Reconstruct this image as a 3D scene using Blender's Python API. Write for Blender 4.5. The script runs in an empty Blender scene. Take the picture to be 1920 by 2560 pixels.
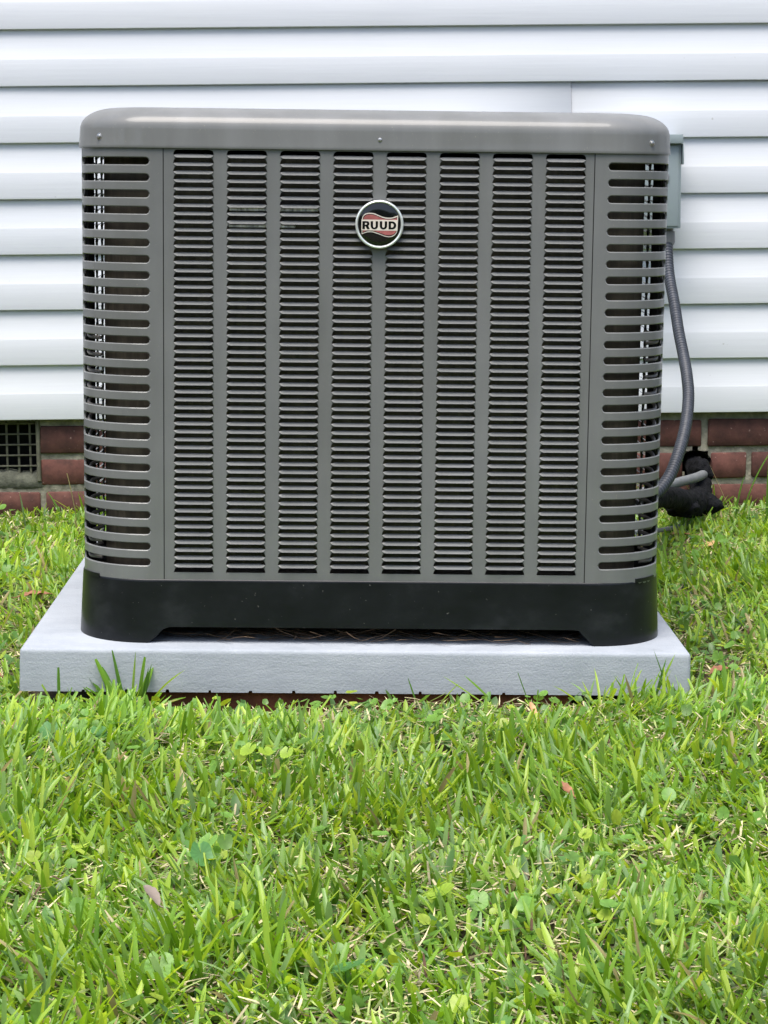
import bpy, bmesh, math, random
import numpy as np
from mathutils import Vector, Matrix

rng = np.random.default_rng(7)
random.seed(7)
scene = bpy.context.scene
COL = scene.collection

# ------------------------------------------------------------------ camera
CAM_H = 0.69878
PITCH, YAW, ROLL, FPX = 0.14853, 0.0147, -0.00918, 5500.1
cam_d = bpy.data.cameras.new("camera")
cam = bpy.data.objects.new("camera", cam_d)
COL.objects.link(cam)
cy_, sy_ = math.cos(YAW), math.sin(YAW)
F_ = Vector((sy_, cy_, 0)); R_ = Vector((cy_, -sy_, 0)); U_ = Vector((0, 0, 1))
f2 = F_ * math.cos(PITCH) - U_ * math.sin(PITCH)
u2 = U_ * math.cos(PITCH) + F_ * math.sin(PITCH)
r3 = R_ * math.cos(ROLL) + u2 * math.sin(ROLL)
u3 = u2 * math.cos(ROLL) - R_ * math.sin(ROLL)
m = Matrix((r3, u3, -f2)).transposed().to_4x4()
m.translation = (0, 0, CAM_H)
cam.matrix_world = m
cam_d.sensor_fit = 'VERTICAL'
cam_d.sensor_height = 24.0
cam_d.lens = FPX / 2560 * 24.0
cam_d.clip_start = 0.05
cam_d.clip_end = 500
scene.camera = cam

# ------------------------------------------------------------------ world, sun, exposure
SUN_EL, SUN_AZ = math.radians(71), math.radians(200)   # azimuth measured clockwise from +Y
world = bpy.data.worlds.new("World")
scene.world = world
world.use_nodes = True
nt = world.node_tree
bg = nt.nodes["Background"]
sky = nt.nodes.new("ShaderNodeTexSky")
sky.sky_type = 'NISHITA'
sky.sun_disc = False
sky.sun_elevation = SUN_EL
sky.sun_rotation = SUN_AZ
sky.air_density = 1.0
sky.dust_density = 4.0
sky.ozone_density = 1.0
nt.links.new(sky.outputs[0], bg.inputs[0])
bg.inputs[1].default_value = 0.14
sun_d = bpy.data.lights.new("sun", 'SUN')
sun_d.energy = 2.0
sun_d.angle = math.radians(40)
sun_d.color = (1.0, 0.965, 0.925)
sun = bpy.data.objects.new("sun", sun_d)
COL.objects.link(sun)
to_sun = Vector((math.sin(SUN_AZ) * math.cos(SUN_EL), math.cos(SUN_AZ) * math.cos(SUN_EL), math.sin(SUN_EL)))
sun.rotation_euler = to_sun.to_track_quat('Z', 'Y').to_euler()
sun.location = (0, 0, 6)
scene.view_settings.view_transform = 'Standard'
scene.view_settings.look = 'None'
scene.view_settings.gamma = 1
scene.view_settings.use_curve_mapping = False
scene.view_settings.exposure = 1.06

# ------------------------------------------------------------------ helpers
def tag(o, label=None, cat=None, group=None, kind=None):
    if label: o['label'] = label
    if cat: o['category'] = cat
    if group: o['group'] = group
    if kind: o['kind'] = kind
    return o

def empty(name, loc=(0, 0, 0), parent=None):
    o = bpy.data.objects.new(name, None)
    o.empty_display_size = 0.1
    COL.objects.link(o)
    o.location = loc
    if parent: o.parent = parent
    return o

def mesh_obj(name, verts, faces, mat, parent=None, smooth=True, loc=None, angle=40):
    me = bpy.data.meshes.new(name)
    me.from_pydata([tuple(v) for v in verts], [], faces)
    if mat is not None: me.materials.append(mat)
    if smooth:
        me.shade_smooth()
        if angle is not None: me.set_sharp_from_angle(angle=math.radians(angle))
    me.update()
    return link(name, me, parent, loc)

def link(name, me, parent=None, loc=None):
    o = bpy.data.objects.new(name, me)
    COL.objects.link(o)
    if parent: o.parent = parent
    if loc is not None: o.location = loc
    return o

def join_parts(parts):
    V, Fc = [], []
    for v, f in parts:
        n = len(V)
        V += [tuple(p) for p in v]
        Fc += [tuple(i + n for i in q) for q in f]
    return V, Fc

def box(x0, x1, y0, y1, z0, z1):
    v = [(x0, y0, z0), (x1, y0, z0), (x1, y1, z0), (x0, y1, z0), (x0, y0, z1), (x1, y0, z1), (x1, y1, z1), (x0, y1, z1)]
    f = [(0, 3, 2, 1), (4, 5, 6, 7), (0, 1, 5, 4), (1, 2, 6, 5), (2, 3, 7, 6), (3, 0, 4, 7)]
    return v, f

def bevel_box(x0, x1, y0, y1, z0, z1, w=0.003, seg=2, jitter=0.0):
    bm = bmesh.new()
    v, f = box(x0, x1, y0, y1, z0, z1)
    bv = [bm.verts.new(p) for p in v]
    for q in f: bm.faces.new([bv[i] for i in q])
    if jitter:
        for p in bm.verts:
            p.co += Vector([random.uniform(-jitter, jitter) for _ in range(3)])
    bmesh.ops.bevel(bm, geom=bm.edges[:], offset=w, segments=seg, affect='EDGES', profile=0.6)
    V = [tuple(p.co) for p in bm.verts]
    bm.verts.index_update()
    Fc = [tuple(p.index for p in q.verts) for q in bm.faces]
    bm.free()
    return V, Fc

def catmull(pts, n=12):
    P = [Vector(p) for p in pts]
    P = [P[0] * 2 - P[1]] + P + [P[-1] * 2 - P[-2]]
    out = []
    for i in range(1, len(P) - 2):
        for k in range(n):
            t = k / n
            a, b, c, d = P[i - 1], P[i], P[i + 1], P[i + 2]
            out.append(0.5 * ((2 * b) + (c - a) * t + (2 * a - 5 * b + 4 * c - d) * t * t + (3 * b - a - 3 * c + d) * t ** 3))
    out.append(P[-2])
    return out

def resample(pts, step):
    out = [pts[0]]; acc = 0.0
    for a, b in zip(pts[:-1], pts[1:]):
        L = (b - a).length
        d = step - acc
        while d <= L:
            out.append(a.lerp(b, d / L)); d += step
        acc = (acc + L) % step if step > 0 else 0
    return out

def tube(pts, rad, nseg=14, caps=True, noise=0.0):
    """pts: list of Vector, rad: number, list, or function(i)"""
    N = len(pts); V = []; Fc = []
    t = (pts[1] - pts[0]).normalized()
    up = Vector((0, 0, 1)) if abs(t.z) < 0.9 else Vector((1, 0, 0))
    nrm = t.cross(up).normalized()
    for i in range(N):
        tt = (pts[min(i + 1, N - 1)] - pts[max(i - 1, 0)]).normalized()
        nrm = (nrm - tt * nrm.dot(tt)).normalized()
        bn = tt.cross(nrm)
        r = rad(i) if callable(rad) else (rad[i] if hasattr(rad, '__len__') else rad)
        for k in range(nseg):
            a = 2 * math.pi * k / nseg
            rr = r * (1 + (random.uniform(-noise, noise) if noise else 0))
            V.append(pts[i] + nrm * math.cos(a) * rr + bn * math.sin(a) * rr)
    for i in range(N - 1):
        for k in range(nseg):
            k2 = (k + 1) % nseg
            Fc.append((i * nseg + k, i * nseg + k2, (i + 1) * nseg + k2, (i + 1) * nseg + k))
    if caps:
        Fc.append(tuple(range(nseg - 1, -1, -1)))
        Fc.append(tuple((N - 1) * nseg + k for k in range(nseg)))
    return V, Fc

def poly2d(loops, depth, y, mat, name, parent, scale=1.0, off=(0, 0)):
    """filled 2-D outline (x right, z up) with holes, extruded a little; placed on plane y facing -Y"""
    cu = bpy.data.curves.new(name, 'CURVE'); cu.dimensions = '2D'; cu.fill_mode = 'BOTH'; cu.extrude = depth / 2
    for lp in loops:
        sp = cu.splines.new('POLY'); sp.points.add(len(lp) - 1); sp.use_cyclic_u = True
        for i, (a, b) in enumerate(lp): sp.points[i].co = (a * scale + off[0], b * scale + off[1], 0, 1)
    tmp = bpy.data.objects.new(name, cu); COL.objects.link(tmp)
    dg = bpy.context.evaluated_depsgraph_get()
    me = bpy.data.meshes.new_from_object(tmp.evaluated_get(dg))
    bpy.data.objects.remove(tmp); 
    me.transform(Matrix.Rotation(math.pi / 2, 4, 'X'))
    me.transform(Matrix.Translation((0, y, 0)))
    me.materials.clear(); me.materials.append(mat)
    me.name = name
    return link(name, me, parent)

# ------------------------------------------------------------------ materials
def mat_new(name):
    mt = bpy.data.materials.new(name); mt.use_nodes = True
    n = mt.node_tree.nodes; l = mt.node_tree.links
    return mt, n, l, n["Principled BSDF"]

def noise_node(n, l, scale, detail=4, vec=None, rough=0.55, stretch=None, kind='Object'):
    tc = n.new("ShaderNodeTexCoord")
    src = tc.outputs[kind]
    if stretch:
        mp = n.new("ShaderNodeMapping"); mp.inputs['Scale'].default_value = stretch
        l.new(src, mp.inputs[0]); src = mp.outputs[0]
    t = n.new("ShaderNodeTexNoise"); t.inputs['Scale'].default_value = scale
    t.inputs['Detail'].default_value = detail; t.inputs['Roughness'].default_value = rough
    l.new(src, t.inputs['Vector'])
    return t

def ramp(n, l, fac, stops):
    r = n.new("ShaderNodeValToRGB")
    el = r.color_ramp.elements
    el[0].position, el[0].color = stops[0][0], (*stops[0][1], 1)
    el[1].position, el[1].color = stops[-1][0], (*stops[-1][1], 1)
    for p, c in stops[1:-1]:
        e = el.new(p); e.color = (*c, 1)
    l.new(fac, r.inputs[0])
    return r

def bump(n, l, h, strength, dist, bsdf, prev=None):
    b = n.new("ShaderNodeBump"); b.inputs['Strength'].default_value = strength; b.inputs['Distance'].default_value = dist
    l.new(h, b.inputs['Height'])
    if prev is not None: l.new(prev.outputs[0], b.inputs['Normal'])
    l.new(b.outputs[0], bsdf.inputs['Normal'])
    return b

def simple(name, col, rough=0.5, metal=0.0, var=0.12, scale=30, bmp=0.0, bscale=200, stretch=None, spec=0.5, dist=0.001):
    mt, n, l, b = mat_new(name)
    t = noise_node(n, l, scale, 5, stretch=stretch)
    lo = tuple(c * (1 - var) for c in col); hi = tuple(min(1, c * (1 + var)) for c in col)
    r = ramp(n, l, t.outputs[0], [(0.3, lo), (0.7, hi)])
    l.new(r.outputs[0], b.inputs['Base Color'])
    b.inputs['Roughness'].default_value = rough
    b.inputs['Metallic'].default_value = metal
    b.inputs['Specular IOR Level'].default_value = spec
    if bmp:
        t2 = noise_node(n, l, bscale, 3, stretch=stretch)
        bump(n, l, t2.outputs[0], bmp, dist, b)
    return mt

# cabinet paint: satin grey with faint dust and streaks
def make_paint():
    mt, n, l, b = mat_new("grey_cabinet_paint")
    t = noise_node(n, l, 9, 6)
    r = ramp(n, l, t.outputs[0], [(0.3, (0.144, 0.150, 0.148)), (0.7, (0.168, 0.174, 0.171))])
    sp = noise_node(n, l, 420, 2)
    r2 = ramp(n, l, sp.outputs[0], [(0.68, (0, 0, 0)), (0.76, (1, 1, 1))])
    mx = n.new("ShaderNodeMix"); mx.data_type = 'RGBA'
    l.new(r2.outputs[0], mx.inputs[0]); l.new(r.outputs[0], mx.inputs[6]); mx.inputs[7].default_value = (0.24, 0.23, 0.20, 1)
    st = noise_node(n, l, 14, 5, stretch=(1.0, 1.0, 0.12))
    r3_ = ramp(n, l, st.outputs[0], [(0.32, (0.82, 0.82, 0.80)), (0.7, (1.08, 1.08, 1.09))])
    mu = n.new("ShaderNodeMix"); mu.data_type = 'RGBA'; mu.blend_type = 'MULTIPLY'; mu.inputs[0].default_value = 1
    l.new(mx.outputs[2], mu.inputs[6]); l.new(r3_.outputs[0], mu.inputs[7])
    l.new(mu.outputs[2], b.inputs['Base Color'])
    rr = noise_node(n, l, 25, 5)
    mr = n.new("ShaderNodeMapRange"); mr.inputs[3].default_value = 0.38; mr.inputs[4].default_value = 0.5
    l.new(rr.outputs[0], mr.inputs[0]); l.new(mr.outputs[0], b.inputs['Roughness'])
    b.inputs['Coat Weight'].default_value = 0.34
    b.inputs['Coat Roughness'].default_value = 0.05
    b.inputs['Specular IOR Level'].default_value = 0.18
    w = noise_node(n, l, 7, 2)
    bb = bump(n, l, w.outputs[0], 0.22, 0.003, b)
    w2 = noise_node(n, l, 500, 2)
    bump(n, l, w2.outputs[0], 0.04, 0.0005, b, bb)
    return mt
PAINT = make_paint()

def make_black():
    mt, n, l, b = mat_new("black_base_plastic")
    t = noise_node(n, l, 10, 7, stretch=(1, 1, 1.6), rough=0.65)
    r = ramp(n, l, t.outputs[0], [(0.32, (0.005, 0.006, 0.007)), (0.55, (0.009, 0.0105, 0.012)), (0.85, (0.026, 0.029, 0.031))])
    sp = noise_node(n, l, 190, 2)
    r2 = ramp(n, l, sp.outputs[0], [(0.735, (0, 0, 0)), (0.77, (1, 1, 1))])
    mx = n.new("ShaderNodeMix"); mx.data_type = 'RGBA'
    l.new(r2.outputs[0], mx.inputs[0]); l.new(r.outputs[0], mx.inputs[6]); mx.inputs[7].default_value = (0.11, 0.11, 0.10, 1)
    l.new(mx.outputs[2], b.inputs['Base Color'])
    mr = n.new("ShaderNodeMapRange"); mr.inputs[3].default_value = 0.2; mr.inputs[4].default_value = 0.42
    b.inputs['Specular IOR Level'].default_value = 0.22
    l.new(t.outputs[0], mr.inputs[0]); l.new(mr.outputs[0], b.inputs['Roughness'])
    w2 = noise_node(n, l, 60, 5)
    bump(n, l, w2.outputs[0], 0.15, 0.0012, b)
    return mt
BLACK = make_black()

def make_pad():
    mt, n, l, b = mat_new("pad_concrete")
    t = noise_node(n, l, 8, 9, stretch=(0.8, 1, 1.4), rough=0.7)
    r = ramp(n, l, t.outputs[0], [(0.28, (0.255, 0.285, 0.315)), (0.5, (0.315, 0.345, 0.38)), (0.72, (0.37, 0.40, 0.43))])
    s = noise_node(n, l, 20, 7, stretch=(0.6, 1, 4.0), rough=0.75)
    r2 = ramp(n, l, s.outputs[0], [(0.26, (0.62, 0.61, 0.58)), (0.38, (0.95, 0.95, 0.95)), (0.60, (1, 1, 1)), (0.74, (1.12, 1.12, 1.12))])
    mu = n.new("ShaderNodeMix"); mu.data_type = 'RGBA'; mu.blend_type = 'MULTIPLY'; mu.inputs[0].default_value = 1
    l.new(r.outputs[0], mu.inputs[6]); l.new(r2.outputs[0], mu.inputs[7])
    l.new(mu.outputs[2], b.inputs['Base Color'])
    b.inputs['Roughness'].default_value = 0.75
    b.inputs['Specular IOR Level'].default_value = 0.35
    bb = bump(n, l, s.outputs[0], 0.35, 0.002, b)
    f = noise_node(n, l, 350, 3)
    bump(n, l, f.outputs[0], 0.5, 0.0012, b, bb)
    return mt
PAD = make_pad()

def make_siding():
    mt, n, l, b = mat_new("white_vinyl")
    t = noise_node(n, l, 3, 5, stretch=(0.4, 1, 1.5))
    r = ramp(n, l, t.outputs[0], [(0.3, (0.595, 0.625, 0.66)), (0.7, (0.635, 0.66, 0.69))])
    g = noise_node(n, l, 30, 6, stretch=(0.16, 1, 7.0), rough=0.7)
    r2 = ramp(n, l, g.outputs[0], [(0.3, (0.975, 0.975, 0.97)), (0.6, (1, 1, 1))])
    sp = noise_node(n, l, 60, 2)
    r3_ = ramp(n, l, sp.outputs[0], [(0.77, (1, 1, 1)), (0.82, (0.75, 0.74, 0.70))])
    mu = n.new("ShaderNodeMix"); mu.data_type = 'RGBA'; mu.blend_type = 'MULTIPLY'; mu.inputs[0].default_value = 1
    l.new(r.outputs[0], mu.inputs[6]); l.new(r2.outputs[0], mu.inputs[7])
    m2 = n.new("ShaderNodeMix"); m2.data_type = 'RGBA'; m2.blend_type = 'MULTIPLY'; m2.inputs[0].default_value = 1
    l.new(mu.outputs[2], m2.inputs[6]); l.new(r3_.outputs[0], m2.inputs[7])
    l.new(m2.outputs[2], b.inputs['Base Color'])
    b.inputs['Roughness'].default_value = 0.5
    b.inputs['Specular IOR Level'].default_value = 0.35
    bb = bump(n, l, g.outputs[0], 0.22, 0.0010, b)
    w = noise_node(n, l, 4, 2, stretch=(0.5, 1, 1))
    bump(n, l, w.outputs[0], 0.5, 0.006, b, bb)
    return mt
SIDING = make_siding()

def make_brick():
    mt, n, l, b = mat_new("red_brick")
    oi = n.new("ShaderNodeObjectInfo")
    t = noise_node(n, l, 26, 6, rough=0.65)
    r = ramp(n, l, t.outputs[0], [(0.3, (0.048, 0.021, 0.016)), (0.5, (0.100, 0.038, 0.029)), (0.66, (0.140, 0.056, 0.042)), (0.8, (0.27, 0.15, 0.12))])
    hs = n.new("ShaderNodeHueSaturation")
    mr = n.new("ShaderNodeMapRange"); mr.inputs[3].default_value = 0.72; mr.inputs[4].default_value = 1.2
    l.new(oi.outputs['Random'], mr.inputs[0]); l.new(mr.outputs[0], hs.inputs['Value'])
    l.new(r.outputs[0], hs.inputs['Color'])
    sp = noise_node(n, l, 130, 3)
    r2 = ramp(n, l, sp.outputs[0], [(0.66, (0, 0, 0)), (0.74, (1, 1, 1))])
    mx = n.new("ShaderNodeMix"); mx.data_type = 'RGBA'
    l.new(r2.outputs[0], mx.inputs[0]); l.new(hs.outputs[0], mx.inputs[6]); mx.inputs[7].default_value = (0.30, 0.20, 0.17, 1)
    l.new(mx.outputs[2], b.inputs['Base Color'])
    b.inputs['Roughness'].default_value = 0.85
    bb = bump(n, l, t.outputs[0], 0.5, 0.003, b)
    bump(n, l, sp.outputs[0], 0.4, 0.0012, b, bb)
    return mt
BRICK = make_brick()
MORTAR = simple("mortar", (0.23, 0.22, 0.17), 0.95, var=0.32, scale=45, bmp=0.9, bscale=90, dist=0.004)
COIL = None
def make_coil():
    mt, n, l, b = mat_new("coil_fins")
    t = noise_node(n, l, 60, 6, stretch=(1, 1, 0.15), rough=0.7)
    t2 = noise_node(n, l, 22, 5, stretch=(0.25, 0.25, 2.5))
    mxf = n.new("ShaderNodeMath"); mxf.operation = 'MULTIPLY'
    l.new(t.outputs[0], mxf.inputs[0]); l.new(t2.outputs[0], mxf.inputs[1])
    r = ramp(n, l, mxf.outputs[0], [(0.12, (0.020, 0.016, 0.011)), (0.25, (0.055, 0.044, 0.031)), (0.42, (0.12, 0.10, 0.072))])
    l.new(r.outputs[0], b.inputs['Base Color'])
    b.inputs['Roughness'].default_value = 0.6
    bump(n, l, t.outputs[0], 0.6, 0.002, b)
    return mt
COIL = make_coil()
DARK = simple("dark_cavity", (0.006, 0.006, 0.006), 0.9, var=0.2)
DARKGAP = simple("gap_near_black", (0.01, 0.01, 0.01), 0.8, var=0.2)  # near-black colour that keeps the seams and the coil gap dark
STEEL = simple("zinc_screw", (0.45, 0.45, 0.44), 0.35, metal=0.9, var=0.25, scale=300)
CHROME = simple("badge_silver_rim", (0.80, 0.84, 0.80), 0.28, metal=0.55, var=0.05)
BADGE_BLACK = simple("badge_black_gloss", (0.006, 0.007, 0.007), 0.09, var=0.1)
BADGE_CREAM = simple("badge_cream", (0.78, 0.72, 0.62), 0.3, metal=0.25, var=0.08, scale=60)
BADGE_PINK = simple("badge_red_foil", (0.45, 0.15, 0.14), 0.25, metal=0.3, var=0.45, scale=45)
BOXGREY = simple("grey_enamel", (0.25, 0.30, 0.31), 0.42, var=0.05, scale=20, bmp=0.06, bscale=60, dist=0.002)
CONDUIT = simple("conduit_grey_pvc", (0.040, 0.046, 0.058), 0.42, var=0.2, scale=60, spec=0.35)
FITTING = simple("fitting_grey", (0.18, 0.18, 0.19), 0.45, var=0.12, scale=80)
PVC = simple("pipe_grey", (0.16, 0.17, 0.175), 0.5, var=0.15, scale=50)
FOAM = simple("black_foam", (0.006, 0.0065, 0.008), 0.9, var=0.5, scale=60, spec=0.15, bmp=1.0, bscale=120, dist=0.006)
TUBEGREY = simple("weathered_tube", (0.17, 0.18, 0.18), 0.5, var=0.2, scale=60)
WIRE = simple("galvanised_grille", (0.10, 0.10, 0.07), 0.8, var=0.35, scale=70, bmp=0.5, bscale=200)
RUSTWOOD = simple("rust_brown_board", (0.13, 0.042, 0.018), 0.9, var=0.45, scale=28, bmp=0.8, bscale=70, dist=0.003)
DRYLEAF = simple("dry_leaf", (0.25, 0.11, 0.055), 0.7, var=0.4, scale=90)
TANLEAF = simple("tan_leaf", (0.45, 0.26, 0.12), 0.7, var=0.35, scale=90)

def make_leafmat(name, transl=0.45, rough=0.33):
    mt, n, l, b = mat_new(name)
    at = n.new("ShaderNodeAttribute"); at.attribute_name = "tint"
    b.inputs['Roughness'].default_value = rough
    b.inputs['Specular IOR Level'].default_value = 0.4
    l.new(at.outputs['Color'], b.inputs['Base Color'])
    tr = n.new("ShaderNodeBsdfTranslucent")
    hs = n.new("ShaderNodeHueSaturation"); hs.inputs['Value'].default_value = 1.35; hs.inputs['Saturation'].default_value = 1.1
    hs.inputs['Hue'].default_value = 0.485
    l.new(at.outputs['Color'], hs.inputs['Color']); l.new(hs.outputs[0], tr.inputs['Color'])
    ms = n.new("ShaderNodeMixShader"); ms.inputs[0].default_value = transl
    out = n["Material Output"]
    l.new(b.outputs[0], ms.inputs[1]); l.new(tr.outputs[0], ms.inputs[2]); l.new(ms.outputs[0], out.inputs['Surface'])
    return mt
GRASS = make_leafmat("grass_blade")
LEAF = make_leafmat("broad_leaf", 0.4, 0.38)
STRAW = make_leafmat("dry_thatch", 0.2, 0.8)

def make_soil():
    mt, n, l, b = mat_new("soil")
    t = noise_node(n, l, 18, 8, rough=0.7)
    r = ramp(n, l, t.outputs[0], [(0.3, (0.035, 0.028, 0.016)), (0.5, (0.085, 0.068, 0.036)), (0.68, (0.14, 0.13, 0.055)), (0.8, (0.26, 0.21, 0.12))])
    l.new(r.outputs[0], b.inputs['Base Color'])
    b.inputs['Roughness'].default_value = 0.95
    bump(n, l, t.outputs[0], 1.0, 0.02, b)
    return mt
SOIL = make_soil()

# ------------------------------------------------------------------ ground
gv, gf = [], []
xs = [-60, -20, -8, -4] + list(np.linspace(-2.5, 2.5, 60)) + [4, 8, 20, 60]
ys = [-60, -20, -8, -3] + list(np.linspace(-1, 6, 80)) + [8, 14, 30, 80]
def ground_z(x, y):
    x = np.asarray(x, float); y = np.asarray(y, float)
    z = 0.005 * np.sin(x * 5.1 + 1) * np.sin(y * 4.3) + 0.004 * np.sin(x * 13 + y * 9)
    wx = np.exp(-((y - 2.93) / 0.12) ** 2) * (np.abs(x) < 0.6)
    wp = (np.abs(x - 0.0) < 0.50) & (y > 2.9) & (y < 3.9)
    return z - 0.012 * wx - 0.014 * wp
for y in ys:
    for x in xs:
        gv.append((x, y, float(ground_z(x, y)) - 0.004))
nx = len(xs)
for j in range(len(ys) - 1):
    for i in range(nx - 1):
        gf.append((j * nx + i, j * nx + i + 1, (j + 1) * nx + i + 1, (j + 1) * nx + i))
tag(mesh_obj("ground", gv, gf, SOIL), kind='structure')

# unseen trees added behind the viewer: something dark for the cabinet gloss to mirror
from mathutils import noise as mnoise
def tree_row():
    V, Fc = [], []
    na, nz_ = 150, 26
    for i in range(na + 1):
        a = math.radians(150 + 240 * i / na)
        for j in range(nz_ + 1):
            t = j / nz_
            top = 4.8 + 1.6 * mnoise.noise(Vector((a * 4.0, 0, 3))) + 0.8 * mnoise.noise(Vector((a * 15, 0, 7)))
            z = -0.1 + t * top
            d = Vector((math.cos(a) * 6, math.sin(a) * 6, z))
            r = 17 + 1.6 * mnoise.noise(d * 0.8) + 0.9 * mnoise.noise(d * 2.3) + (3.0 * max(0, t - 0.75) ** 1.2 * 4)
            V.append((r * math.cos(a), 2 + r * math.sin(a), z + 0.25 * mnoise.noise(d * 4)))
    for i in range(na):
        for j in range(nz_):
            p = i * (nz_ + 1) + j; q = p + nz_ + 1
            Fc.append((p, p + 1, q + 1, q))
    return V, Fc
# ------------------------------------------------------------------ house: siding, foundation, vent
house = tag(empty("house", (0, 4.6, 0)), "white clapboard sided house wall on a low red brick foundation", "house")
WY = 4.590                      # plane of the siding butts
sw_v, sw_f = box(-5.0, 5.0, 0.045, 0.16, 0.20, 3.15)
siding_wall = mesh_obj("siding_wall", sw_v, sw_f, MORTAR, house, smooth=False)
Z0, P = 0.2154, 0.1143
def siding_panel(name, x0, x1, row, dy=0.0, end_wave=0.0):
    zb = Z0 + row * 2 * P
    prof = []
    for c in range(2):
        b = zb + c * P
        # local y: 0 is WY-4.6 = butt plane
        prof += [(0.0095, b + 0.0015), (0.0035, b - 0.0008), (0.0004, b + 0.0004), (0.0, b + 0.003), (0.0004, b + 0.030), (0.0006, b + 0.0525),
                 (0.0011, b + 0.0550), (0.0018, b + 0.0572), (0.0054, b + 0.088), (0.0090, b + P - 0.006)]
        if c == 0: prof += [(0.0095, b + P - 0.0005)]
    prof += [(0.0095, zb + 2 * P + 0.004)]
    n = len(prof)
    xs_ = [x0, x1] if not end_wave else [x0, x1]
    k = max(2, int((x1 - x0) / 0.25))
    V, Fc = [], []
    ph = random.uniform(0, 6)
    for i in range(k + 1):
        x = x0 + (x1 - x0) * i / k
        for (yy, zz) in prof:
            wv = 0.0006 * math.sin(x * 2.3 + ph + row) + 0.0004 * math.sin(x * 5.1 + row * 2)
            V.append((x, WY - 4.6 + yy + dy + wv, zz + 0.0005 * math.sin(x * 1.7 + ph)))
    for i in range(k):
        for j in range(n - 1):
            Fc.append((i * n + j, (i + 1) * n + j, (i + 1) * n + j + 1, i * n + j + 1))
    o = mesh_obj(name, V, Fc, SIDING, siding_wall, angle=14)
    md = o.modifiers.new("thick", 'SOLIDIFY'); md.thickness = 0.0011; md.offset = -1
    return o
for row in range(13):
    if row == 2:
        siding_panel("siding_panel", -3.1, 0.4600, row, -0.0016)
        siding_panel("siding_panel", 0.432, 4.2, row, 0.0006)
        siding_panel("siding_panel", -5.0, -3.075, row, 0.0004)
        siding_panel("siding_panel", 4.175, 5.0, row, -0.0012)
    else:
        c = -3.4 + (row * 1.37) % 2.0
        siding_panel("siding_panel", -5.0, c, row, -0.0014)
        if row == 4: c2 = 2.2
        else: c2 = c + 3.66 if c + 3.66 > 1.1 else 1.3
        siding_panel("siding_panel", c - 0.025, c2, row, 0.0)
        siding_panel("siding_panel", c2 - 0.025, 5.0, row, 0.0013)

# foundation
BY = 4.612
fv, ff = [], []
nxm, nzm = 900, 30
x_m = np.linspace(-1.3, 1.5, nxm); z_m = np.linspace(-0.16, 0.262, nzm)
from mathutils import noise as mnoise
VENT_X0, VENT_X1, VENT_Z0, VENT_Z1 = -1.075, -0.662, 0.085, 0.235
for z in z_m:
    for x in x_m:
        d = 0.0035 * mnoise.noise(Vector((x * 60, z * 60, 1.7))) + 0.0022 * mnoise.noise(Vector((x * 170, z * 170, 3.1)))
        fv.append((x, BY + 0.0035 + d - 4.6, z))
for j in range(nzm - 1):
    for i in range(nxm - 1):
        xc = 0.5 * (x_m[i] + x_m[i + 1]); zc = 0.5 * (z_m[j] + z_m[j + 1])
        if VENT_X0 < xc < VENT_X1 and VENT_Z0 < zc < VENT_Z1: continue
        if (xc - 0.728) ** 2 + (zc - 0.105) ** 2 < 0.034 ** 2: continue
        ff.append((j * nxm + i, j * nxm + i + 1, (j + 1) * nxm + i + 1, (j + 1) * nxm + i))
foundation = mesh_obj("foundation_wall", fv, ff, MORTAR, house, angle=None)
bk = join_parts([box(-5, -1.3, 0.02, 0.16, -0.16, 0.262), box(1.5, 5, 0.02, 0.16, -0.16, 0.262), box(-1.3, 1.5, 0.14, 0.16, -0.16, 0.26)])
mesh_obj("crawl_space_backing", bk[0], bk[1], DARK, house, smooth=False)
def brick(x0, x1, z0, z1):
    V, Fc = bevel_box(x0, x1, 0, 0.05, z0, z1, w=0.0028, seg=1, jitter=0.0012)
    dy = random.uniform(-0.0012, 0.0015)
    o = mesh_obj("brick", V, Fc, BRICK, foundation, loc=None, angle=50)
    o.location = (0, BY - 0.0015 + dy - 4.6, 0)
    return o
courses = [  # (z0, z1)
    (0.1415, 0.1985), (0.0735, 0.1275), (0.0065, 0.0600), (-0.062, -0.0075)]
soldier = (0.2125, 0.262)
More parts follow.
